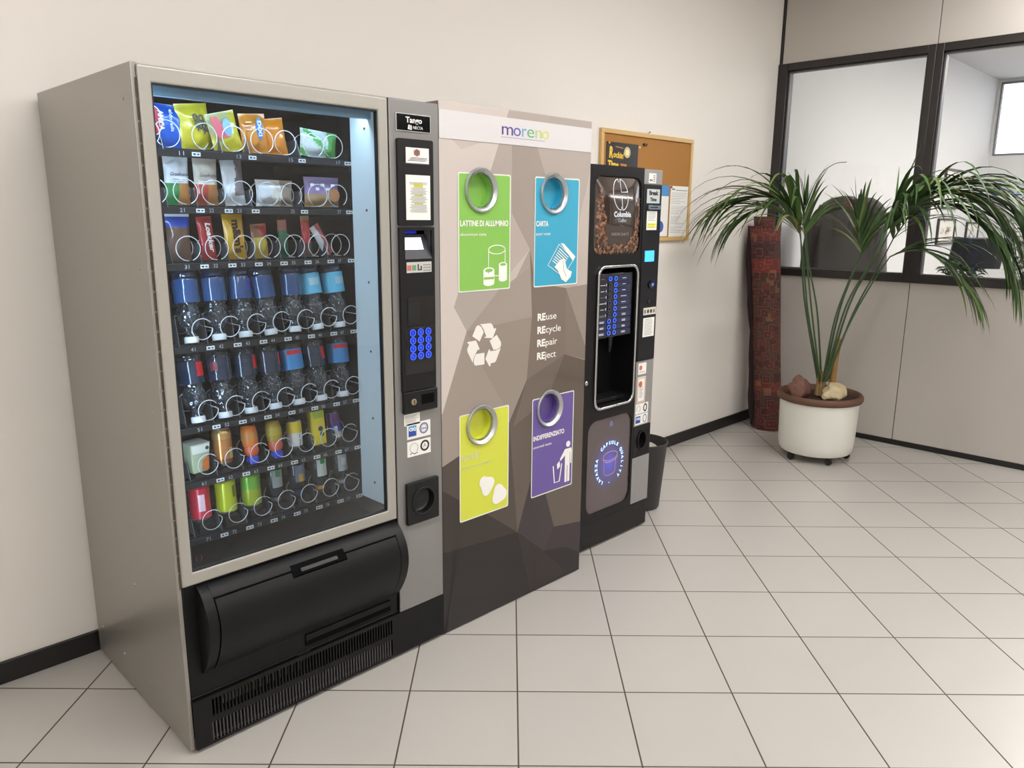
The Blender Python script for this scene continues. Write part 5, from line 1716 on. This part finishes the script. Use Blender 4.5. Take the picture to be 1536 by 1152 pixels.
def d_c(q, x0, x1, z0_, z1_, y):
    q.box(x0 + .004, x0 + .040, y, y + .0006, z0_ + .008, z1_ - .008, CB)
    q.text('CSQ', x0 + .022, (z0_ + z1_) / 2, y - .0005, .010, WHITE, 'CENTER', w=.030, bold=.04)
    q.frame(circ(x1 - .024, (z0_ + z1_) / 2, .015, 22, .020), circ(x1 - .024, (z0_ + z1_) / 2, .0115, 22, .016), y, y + .0006, MC['certificate_navy'])
cst('small_logo_sticker', 2.184, 2.246, .7720, .8250, d_o1, CY, PAPER, cm)
cst('orange_framed_sticker', 2.182, 2.246, .6360, .7590, d_o2, CY, PAPER, cm)
cst('certificate_sticker', 2.176, 2.276, .5830, .6310, d_q, CY, PAPER, cm)
cst('certificate_sticker', 2.176, 2.276, .5300, .5790, d_c, CY, PAPER, cm)
for x in (1.80, 2.26):
    for y in (-.60, -.08):
        MB().lathe([(.018, .0005), (.018, .010), (.008, .014)], BLACK, (x, y, 0), 12).build('foot', cm)

# ================================================================== waste basket
wb = empty('waste_basket', (2.50, -.49, 0), 'dark grey tapered waste basket standing behind the coffee machine', 'waste bin')
bx, by = 2.505, -.495
WBM = mat('basket_dark', (52, 49, 48), .55, bump=.5, bscale=160)
q = MB().lathe([(.0001, .002), (.098, .002), (.101, .008), (.128, .338), (.133, .345), (.133, .355), (.128, .357), (.124, .350), (.098, .012), (.0001, .012)], WBM, (bx, by, 0), 40, capb=False, capt=False)
q.build('basket', wb, angle=50)
q = MB()
lp_ = []
for k in range(30):
    a = 2 * PI * k / 30
    lp_.append((bx + .118 * math.cos(a), by + .118 * math.sin(a), .300 + .010 * math.sin(3 * a + 1) + .006 * math.sin(7 * a)))
q.add(lp_ + [(bx, by, .285)], [(k, (k + 1) % 30, 30) for k in range(30)], mat('paper_waste', (196, 188, 176), .8))
q.build('paper_waste', wb)

# ================================================================== notice board
nb = empty('notice_board', (3.14, 0, 1.35), 'cork notice board in a pale wooden frame on the cream wall', 'notice board')
WOOD = mat('pale_wood', (208, 172, 112), .5, bump=.2, bscale=60, var=.06, vscale=30)
CORK = mat('cork', (168, 118, 58), .85, bump=.5, bscale=500, var=.10, vscale=260)
fx0, fx1, fz0, fz1, fw = 2.688, 3.596, 1.345, 1.953, .024
f_ = MB()
f_.box(fx0, fx1, -.020, -.001, fz1 - fw, fz1, WOOD)
f_.box(fx0, fx1, -.020, -.001, fz0, fz0 + fw, WOOD)
f_.box(fx0, fx0 + fw, -.020, -.001, fz0 + fw, fz1 - fw, WOOD)
f_.box(fx1 - fw, fx1, -.020, -.001, fz0 + fw, fz1 - fw, WOOD)
f_.build('frame', nb, .002)
MB().box(fx0 + fw - .001, fx1 - fw + .001, -.010, -.001, fz0 + fw - .001, fz1 - fw + .001, CORK).build('cork_board', nb)
MB().lathe([(.010, 0), (.008, .010), (.004, .014)], CHROME, (3.140, -.010, fz1), 12).build('hanger', nb)
q = MB().box(3.075, 3.105, -.022, -.0105, 1.885, 1.897, mat('clip_black', (38, 30, 26), .4))
q.build('clip', nb)
po = MB().box(2.741, 3.030, -.0125, -.0105, 1.675, 1.886, mat('poster_black', (34, 32, 38), .35))
po = po.build('event_poster')
tag(po, 'black event poster with yellow lettering pinned at the left of the cork board', 'poster')
YL = mat('poster_yellow', (236, 196, 60), .45)
OL = mat('poster_amber', (216, 140, 50), .45)
q = MB().text('R', 2.764, 1.806, -.0132, .055, YL, 'LEFT', w=.036, bold=.05, rot=-.06)
q.text("ockin'", 2.802, 1.808, -.0132, .030, YL, 'LEFT', w=.098, bold=.04, rot=-.06)
q.text('Time', 2.756, 1.752, -.0132, .036, YL, 'LEFT', w=.098, bold=.05, rot=-.03)
q.text('2020', 2.868, 1.752, -.0132, .024, OL, 'LEFT', w=.058, bold=.04, rot=-.03)
q.build('lettering', po)
q = MB().prism(circ(2.928, 1.838, .030, 24), -.0130, -.0126, mat('poster_glow', (206, 186, 130), .5))
q.prism(circ(2.928, 1.838, .017, 20), -.0133, -.0129, mat('poster_glow2', (240, 228, 190), .5))
q.line([(2.82, 1.864), (2.89, 1.858)], .004, -.0130, OL)
q.build('picture', po)
for x, z, M_ in ((2.762, 1.880, YL), (3.040, 1.872, WHITE), (3.385, 1.665, mat('pin_red', (180, 40, 40), .4))):
    o = MB().lathe([(.0065, 0), (.005, -.005), (.0001, -.006)], M_, (x, -.0126, z), 10, axis='y').build('push_pin')
    tag(o, {2.762: 'yellow push pin at the top left of the black poster', 3.040: 'white push pin beside the top right of the black poster', 3.385: 'tiny red push pin at the top of the printed sheets'}[x], 'pin')
bl = MB().box(3.170, 3.362, -.0120, -.0105, 1.373, 1.673, PAPER)
bl.box(3.270, 3.362, -.0126, -.0120, 1.610, 1.673, mat('leaflet_blue', (70, 140, 200), .45))
bl.box(3.170, 3.270, -.0126, -.0120, 1.610, 1.673, MC['leaflet_blue'])
bl.prism(circ(3.285, 1.430, .034, 20), -.0126, -.0120, mat('leaflet_deep', (60, 100, 170), .45))
tag(bl.build('leaflet'), 'narrow leaflet with a blue top pinned next to the coffee machine', 'leaflet')
ds = MB().box(3.380, 3.576, -.0120, -.0105, 1.370, 1.672, PAPER).build('printed_sheet')
tag(ds, 'white printed sheet pinned at the lower right corner of the cork board', 'paper')
q = MB()
q.box(3.390, 3.425, -.0126, -.0120, 1.650, 1.656, DARKTXT)
q.box(3.435, 3.560, -.0126, -.0120, 1.646, 1.649, DARKTXT)
for k in range(24):
    if k in (7, 13, 19): continue
    q.box(3.392, rnd.uniform(3.46, 3.565), -.0126, -.0120, 1.630 - .0102 * k, 1.6315 - .0102 * k, GREYTXT)
q.build('print', ds)

# ================================================================== rug roll in the corner
rr_ = empty('rolled_rug', (4.47, -.235, 0), 'dark red patterned rug rolled up and leaning upright in the corner', 'rug')
def rug_mat():
    M = bpy.data.materials.new('persian_rug')
    M.use_nodes = True
    nt = M.node_tree
    N, L = nt.nodes.new, nt.links.new
    b = nt.nodes['Principled BSDF']
    b.inputs['Roughness'].default_value = .95
    uv = N('ShaderNodeUVMap')
    sp = N('ShaderNodeSeparateXYZ')
    L(uv.outputs[0], sp.inputs[0])
    def ramp(stops, interp='CONSTANT'):
        r_ = N('ShaderNodeValToRGB')
        r_.color_ramp.interpolation = interp
        el = r_.color_ramp.elements
        while len(el) > 1:
            el.remove(el[-1])
        el[0].position = stops[0][0]
        el[0].color = lin(stops[0][1])
        for p_, c_ in stops[1:]:
            e_ = el.new(p_)
            e_.color = lin(c_)
        return r_
    # v = height 0..1
    D, R_, N_, B_ = (46, 20, 20), (122, 40, 36), (40, 34, 40), (84, 44, 34)
    bands = ramp([(0, (74, 36, 36)), (.075, (66, 42, 46)), (.19, N_), (.195, (128, 52, 46)), (.245, (72, 52, 44)), (.78, (138, 56, 48)), (.845, (62, 46, 52)), (.93, (118, 58, 48)), (.985, (80, 40, 36))])
    L(sp.outputs[1], bands.inputs[0])
    mp = N('ShaderNodeMapping')
    mp.inputs['Scale'].default_value = (11, 24, 1)
    L(uv.outputs[0], mp.inputs[0])
    vo = N('ShaderNodeTexVoronoi')
    vo.feature = 'F1'
    vo.distance = 'CHEBYCHEV'
    vo.inputs['Scale'].default_value = 1.0
    L(mp.outputs[0], vo.inputs['Vector'])
    mot = ramp([(0, (140, 70, 54)), (.14, (34, 30, 38)), (.30, (112, 50, 46)), (.42, (150, 118, 84)), (.47, (38, 32, 36)), (.6, (84, 72, 58))])
    L(vo.outputs['Distance'], mot.inputs[0])
    mg = N('ShaderNodeTexMagic')
    mg.turbulence_depth = 4
    mg.inputs['Scale'].default_value = 1.4
    mg.inputs['Distortion'].default_value = 1.6
    L(mp.outputs[0], mg.inputs['Vector'])
    mot2 = ramp([(0, (48, 28, 28)), (.42, (110, 40, 38)), (.52, (124, 92, 62)), (.58, (58, 36, 34)), (.75, (92, 36, 34))])
    L(mg.outputs['Fac'], mot2.inputs[0])
    x1 = N('ShaderNodeMix'); x1.data_type = 'RGBA'; x1.inputs[0].default_value = .5
    L(mot.outputs[0], x1.inputs[6]); L(mot2.outputs[0], x1.inputs[7])
    x2 = N('ShaderNodeMix'); x2.data_type = 'RGBA'; x2.inputs[0].default_value = .62
    L(bands.outputs[0], x2.inputs[6]); L(x1.outputs[2], x2.inputs[7])
    L(x2.outputs[2], b.inputs['Base Color'])
    ns = N('ShaderNodeTexNoise'); ns.inputs['Scale'].default_value = 400
    tc = N('ShaderNodeTexCoord')
    L(tc.outputs['Object'], ns.inputs['Vector'])
    bp = N('ShaderNodeBump'); bp.inputs['Strength'].default_value = .5; bp.inputs['Distance'].default_value = .002
    L(ns.outputs['Fac'], bp.inputs['Height'])
    L(bp.outputs[0], b.inputs['Normal'])
    return M
RUG = rug_mat()
base_p, top_p = Vector((4.455, -.225, 0.002)), Vector((4.375, -.128, 1.432))
def roll(rad, z0f, z1f, M, name, parent, flare=0.0, a_off=0.0):
    n, m_ = 36, 24
    vs, fs, uvs = [], [], []
    for j in range(m_ + 1):
        t = z0f + (z1f - z0f) * j / m_
        c = base_p.lerp(top_p, t)
        rr = rad * (1 + flare * max(0, .06 - t) / .06)
        for k in range(n + 1):
            a = 2 * PI * k / n + a_off
            w_ = rr * (1 + .03 * math.sin(2 * a + 3 * t) + .012 * math.sin(5 * a + 9 * t)) + (.008 * k / n)
            vs.append((c.x + w_ * math.cos(a), c.y + w_ * math.sin(a), c.z))
            uvs.append((k / n, (t - z0f) / (z1f - z0f)))
    for j in range(m_):
        for k in range(n):
            a = j * (n + 1) + k
            fs.append((a, a + 1, a + n + 2, a + n + 1))
    q = MB().add(vs, fs, M)
    q.f.append(tuple(m_ * (n + 1) + k for k in range(n)))
    q.m.append(q.mi(mat('rug_back', (70, 34, 28), .95, bump=.4, bscale=300)))
    o = q.build(name, parent, angle=60, normals=False)
    ul = o.data.uv_layers.new(name='UVMap')
    for p in o.data.polygons:
        for li in p.loop_indices:
            ul.data[li].uv = uvs[o.data.loops[li].vertex_index]
    return o
roll(.098, 0, 1.0, RUG, 'outer_roll', rr_, .18, ang(120))
roll(.066, .96, 1.045, RUG, 'inner_roll', rr_, 0, ang(40))
q = MB()
fr_ = [base_p.lerp(top_p, t) + Vector((-.074 - .008 * math.sin(t * 11), .075 + .004 * math.sin(t * 9), 0)) for t in [k / 14 * .92 + .03 for k in range(15)]]
q.tube(fr_, [.014 + .010 * abs(math.sin(k * .9)) for k in range(15)], mat('rug_fringe', (34, 20, 20), .95), 8)
q.build('dark_edge', rr_, angle=80)

# ================================================================== planter and palm
PC = Vector((4.020, -.768, 0))
pl_ = empty('planter', PC, 'large white cylindrical planter on black castors holding a palm', 'planter')
POTW = mat('planter_white', (222, 222, 214), .35, coat=.2)
MB().lathe([(.0001, .046), (.190, .046), (.210, .052), (.221, .070), (.227, .12), (.236, .380), (.236, .388), (.230, .388), (.220, .10), (.0001, .09)], POTW, PC, 64, capb=False, capt=False).build('outer_pot', pl_, angle=40)
TERR = mat('terracotta_brown', (96, 66, 50), .6, bump=.2, bscale=120)
MB().lathe([(.228, .372), (.250, .380), (.256, .392), (.254, .412), (.246, .422), (.232, .420), (.224, .405), (.218, .36)], TERR, PC, 64, capb=False, capt=False).build('brown_rim', pl_, angle=60)
sl = MB()
nr = 10
vs, fs = [PC + Vector((0, 0, .392))], []
for j in range(1, nr + 1):
    for k in range(36):
        a = 2 * PI * k / 36
        r_ = .222 * j / nr
        vs.append(PC + Vector((r_ * math.cos(a), r_ * math.sin(a), .388 + .010 * noise.noise(Vector((r_ * 18 * math.cos(a), r_ * 18 * math.sin(a), 1))))))
for k in range(36):
    fs.append((0, 1 + k, 1 + (k + 1) % 36))
for j in range(nr - 1):
    for k in range(36):
        a = 1 + j * 36
        fs.append((a + k, a + 36 + k, a + 36 + (k + 1) % 36, a + (k + 1) % 36))
sl.add(vs, fs, mat('soil', (56, 36, 28), .95, bump=.8, bscale=140, var=.3, vscale=60))
sl.build('soil', pl_)
for k in range(5):
    a = ang(225 + 72 * k + 4)
    cx, cy = PC.x + .190 * math.cos(a), PC.y + .190 * math.sin(a)
    q = MB().lathe([(.004, -.012), (.020, -.012), (.022, -.008), (.022, .008), (.020, .012), (.004, .012)], mat('castor_black', (26, 25, 26), .4), (cx, cy, .0225), 16, axis='x')
    q.box(cx - .016, cx + .016, cy - .014, cy + .014, .030, .047, MC['castor_black'])
    q.build('castor', pl_)
def rock(name, px, py, r, sc3, M, label, sd, depth=0):
    p = at(PC - HH * depth, px, py)
    bm = bmesh.new()
    bmesh.ops.create_icosphere(bm, subdivisions=3, radius=1)
    for v in bm.verts:
        n_ = noise.noise(v.co * 1.3 + Vector((sd, 0, 0))) * .45 + noise.noise(v.co * 4 + Vector((0, sd, 0))) * .12
        v.co = v.co * (1 + n_)
        v.co.x *= r * sc3[0]
        v.co.y *= r * sc3[1]
        v.co.z *= r * sc3[2]
    zmin = min(v.co.z for v in bm.verts)
    me = bpy.data.meshes.new(name)
    bm.to_mesh(me)
    bm.free()
    me.materials.append(M)
    me.polygons.foreach_set('use_smooth', [True] * len(me.polygons))
    me.set_sharp_from_angle(angle=ang(28))
    o = bpy.data.objects.new(name, me)
    COL.objects.link(o)
    o.location = (p.x, p.y, .391 - zmin - .006)
    tag(o, label, 'rock')
rock('rock', 1200, 578, .075, (1.0, .8, .95), mat('rock_brown', (112, 78, 66), .8, bump=.5, bscale=60, var=.35, vscale=16), 'reddish brown rock on the soil at the left of the planter', 3.3, .06)
rock('rock', 1251, 590, .082, (1.05, .75, .62), mat('rock_beige', (196, 178, 144), .85, bump=.7, bscale=80, var=.22, vscale=24), 'pale beige rock on the soil at the front of the planter', 8.1, .13)
sp0, sp1 = at(PC + HH * .02, 1246, 585), at(PC + HH * .02, 1258, 508)
q = MB().tube([Vector((sp0.x, sp0.y, .385)), sp0.lerp(sp1, .5), sp0.lerp(sp1, .95), sp1], [.021, .019, .020, .012], mat('stake_wood', (158, 116, 62), .7, bump=.5, bscale=40, var=.3, vscale=30), 12)
tag(q.build('wooden_stake', angle=50), 'short wooden stake standing in the soil behind the beige rock', 'stake')

LEAF = [mat('palm_leaf_%d' % k, c, .42, var=.25, vscale=5, spec=.35) for k, c in enumerate([(56, 84, 42), (72, 100, 48), (48, 72, 40), (92, 112, 60)])]
TIP = mat('palm_leaf_dry', (128, 122, 78), .5)
STEMG = mat('palm_stem', (52, 78, 42), .4, var=.25, vscale=9)
HUSK = mat('palm_husk', (150, 122, 76), .8, bump=.4, bscale=90)
palm = empty('potted_palm', (PC.x, PC.y, .39), 'tall palm with thin stems and long drooping dark green fronds in the white planter', 'palm')
def spline(P, n):
    P = [Vector(p) for p in P]
    P = [P[0] * 2 - P[1]] + P + [P[-1] * 2 - P[-2]]
    out = []
    segs = len(P) - 3
    for i in range(segs):
        for k in range(n):
            t = k / n
            a, b_, c, d = P[i], P[i + 1], P[i + 2], P[i + 3]
            out.append(.5 * ((2 * b_) + (c - a) * t + (2 * a - 5 * b_ + 4 * c - d) * t * t + (3 * b_ - a - 3 * c + d) * t ** 3))
    out.append(P[-2])
    return out
def leaflet(q, p, d, L_, w, droop, M, rr, fold=.3, nseg=9):
    p = Vector(p)
    d = d.normalized()
    side = d.cross(Vector((0, 0, 1)))
    side = side.normalized() if side.length > .1 else Vector((1, 0, 0))
    side = (side + Vector((rr.uniform(-.5, .5), rr.uniform(-.5, .5), rr.uniform(-.3, .3)))).normalized()
    vs, fs = [], []
    for k in range(nseg + 1):
        t = k / nseg
        wid = w * (min(1, t * 6 + .25)) * (1 - t) ** .62 * .5 if k < nseg else .0004
        s_ = (side - d * side.dot(d)).normalized()
        up_ = s_.cross(d).normalized()
        vs += [p - s_ * wid, p + up_ * (wid * -fold), p + s_ * wid]
        p = p + d * (L_ / nseg)
        d = (d + Vector((0, 0, -1)) * droop * (.35 + t) / nseg * 2.4).normalized()
        if p.y > -.022: p.y = -.022 - .002 * rr.random()
        if p.x > XC - .03: p.x = XC - .03 - .002 * rr.random()
    for k in range(nseg):
        a = k * 3
        fs += [(a, a + 1, a + 4, a + 3), (a + 1, a + 2, a + 5, a + 4)]
    q.add(vs, fs, M)
def frond(stem, rach, n, L_, w, droop, seed, fwd=.55, lat=.8, lift=.15, name='frond', L1=.55, sides=(-1, 1), depth=None):
    """stem, rach: lists of (photo x, photo y, depth from the planter's axis)"""
    rr = random.Random(seed)
    P = lambda l: [at(PC + HH * d_, x, y) for x, y, d_ in l]
    sp = spline(P(stem), 8)
    rp = spline([sp[-1]] + P(rach), 10)
    ns = len(sp)
    MB().tube(sp, [.0068 - .0034 * k / ns for k in range(ns)], STEMG, 8).build('stem', palm, angle=80)
    q = MB().tube(rp, [.0042 - .003 * k / len(rp) for k in range(len(rp))], STEMG, 6)
    m_ = len(rp) - 1
    for i in range(n):
        t = i / (n - 1)
        f = t * m_ * .985
        k = min(m_ - 1, int(f))
        p = rp[k].lerp(rp[k + 1], f - k)
        tg_ = (rp[k + 1] - rp[k]).normalized()
        latv = tg_.cross(Vector((0, 0, 1)))
        latv = latv.normalized() if latv.length > .15 else HH.cross(Vector((0, 0, 1))).normalized()
        for s_ in sides:
            fw_ = fwd + .6 * t
            d = tg_ * fw_ + latv * s_ * lat * (1 - .55 * t) + Vector((0, 0, lift + rr.uniform(-.12, .12)))
            ll = L_ * (.62 + .5 * math.sin(PI * min(1, t * .8 + .18))) * rr.uniform(.85, 1.1) * (1 if t < .85 else L1 + .3)
            leaflet(q, p, d, ll, w * rr.uniform(.8, 1.15), droop * rr.uniform(.75, 1.25), TIP if rr.random() < .035 else rr.choice(LEAF), rr)
    leaflet(q, rp[-1], rp[-1] - rp[-2], L_ * .6, w, droop, LEAF[0], rr)
    q.build(name, palm, angle=80, normals=False)
B0 = (1231, 572, 0)
# left arching fronds
frond([(1229, 572, 0), (1212, 470, -.02), (1205, 390, -.03), (1199, 345, -.03)], [(1186, 312, -.04), (1152, 296, -.05), (1110, 300, -.06)], 18, .60, .031, 1.15, 11, fwd=.9, lat=.55, lift=.05)
frond([(1227, 572, .01), (1208, 460, .03), (1203, 395, .03), (1201, 352, .02)], [(1180, 325, .0), (1150, 312, -.03), (1122, 322, -.05)], 14, .55, .029, 1.25, 12, fwd=.9, lat=.55, lift=0)
# short crown above the left stems
frond([(1230, 572, -.02), (1219, 480, -.05), (1211, 400, -.07), (1207, 352, -.08)], [(1206, 330, -.09), (1208, 308, -.1)], 7, .30, .030, .55, 13, fwd=1.0, lat=.75, lift=.35)
frond([(1232, 572, .03), (1226, 470, .06), (1214, 400, .08), (1209, 350, .08)], [(1222, 330, .06), (1246, 318, .04)], 8, .27, .026, .8, 14, fwd=.9, lat=.7, lift=.2)
# centre crown
frond([(1234, 572, -.03), (1252, 480, -.06), (1276, 415, -.08), (1293, 380, -.1)], [(1290, 350, -.12), (1287, 325, -.13)], 9, .32, .032, .65, 15, fwd=1.0, lat=.85, lift=.2)
frond([(1236, 572, .0), (1258, 470, .02), (1282, 405, .03), (1297, 372, .03)], [(1312, 345, .02), (1335, 330, .0)], 9, .32, .030, .8, 16, fwd=.9, lat=.7, lift=.15)
# big right fronds (they reach towards the camera, clear of the partition)
frond([(1237, 572, -.05), (1268, 462, -.1), (1305, 395, -.14), (1324, 352, -.17)], [(1352, 308, -.22), (1400, 290, -.3), (1450, 296, -.4), (1492, 322, -.48)], 28, .64, .030, 1.25, 17, fwd=.75, lat=.6, lift=.05)
frond([(1239, 572, -.02), (1275, 455, -.08), (1315, 385, -.12), (1336, 345, -.16)], [(1375, 312, -.26), (1425, 308, -.38), (1475, 336, -.5), (1502, 375, -.56)], 26, .60, .030, 1.3, 18, fwd=.8, lat=.55, lift=.0)
frond([(1240, 572, .02), (1280, 470, -.02), (1318, 400, -.06), (1340, 358, -.1)], [(1385, 300, -.3), (1440, 276, -.45), (1500, 292, -.62), (1530, 330, -.7)], 24, .62, .031, 1.3, 19, fwd=.8, lat=.55, lift=.05)
# lower right frond
frond([(1238, 572, -.08), (1272, 490, -.12), (1308, 425, -.16), (1335, 385, -.2)], [(1372, 372, -.28), (1415, 392, -.4), (1452, 430, -.5)], 17, .46, .026, .95, 20, fwd=.9, lat=.5, lift=.0)
# single upright leaves
q = MB()
rr = random.Random(3)
for (a, b_, L_, w_, dr) in (((1330, 345, -.15), (1362, 262, -.15), .50, .030, .12), ((1340, 340, -.15), (1345, 290, -.15), .34, .030, .05), ((1288, 372, -.1), (1285, 310, -.1), .42, .032, .02), ((1204, 345, -.06), (1206, 300, -.06), .36, .032, .02), ((1300, 362, -.1), (1330, 300, -.12), .30, .024, .5), ((1208, 350, -.05), (1246, 300, -.05), .34, .026, .75), ((1345, 335, -.2), (1372, 300, -.2), .34, .036, .8)):
    p0, p1 = at(PC + HH * a[2], a[0], a[1]), at(PC + HH * b_[2], b_[0], b_[1])
    leaflet(q, p0, p1 - p0, L_, w_, dr, rr.choice(LEAF[:3]), rr)
q.tube(spline([at(PC, 1206, 352), at(PC, 1216, 300), at(PC, 1232, 262), at(PC, 1252, 246), at(PC, 1270, 243)], 8), .0022, LEAF[2], 6)
q.build('young_leaf', palm, angle=80, normals=False)
hk = MB()
for k in range(7):
    a = 2 * PI * k / 7
    c = PC + Vector((.012 * math.cos(a), .012 * math.sin(a), 0))
    p0 = at(PC, 1231, 580)
    hk.tube([(p0.x + .022 * math.cos(a), p0.y + .022 * math.sin(a), .402), (p0.x + .018 * math.cos(a), p0.y + .018 * math.sin(a), .46), (p0.x + .026 * math.cos(a) , p0.y + .026 * math.sin(a), .53 + .03 * (k % 3))], [.014, .011, .004], HUSK, 8)
hk.build('stem_husk', palm, angle=80)

# ------------------------------------------------------------------ world and colour
wd = bpy.data.worlds.new('world')
sc.world = wd
wd.use_nodes = True
bg = wd.node_tree.nodes['Background']
bg.inputs['Color'].default_value = lin((238, 243, 252))
bg.inputs['Strength'].default_value = 5.0
sc.view_settings.view_transform = 'Standard'
sc.view_settings.look = 'None'
sc.view_settings.gamma = 1.0
sc.view_settings.exposure = 0.0
sc.cycles.use_denoising = True
sc.cycles.max_bounces = 12
sc.cycles.transparent_max_bounces = 24
sc.cycles.diffuse_bounces = 5
sc.cycles.glossy_bounces = 5
sc.cycles.caustics_reflective = False
sc.cycles.caustics_refractive = False
sc.cycles.sample_clamp_indirect = 6.0
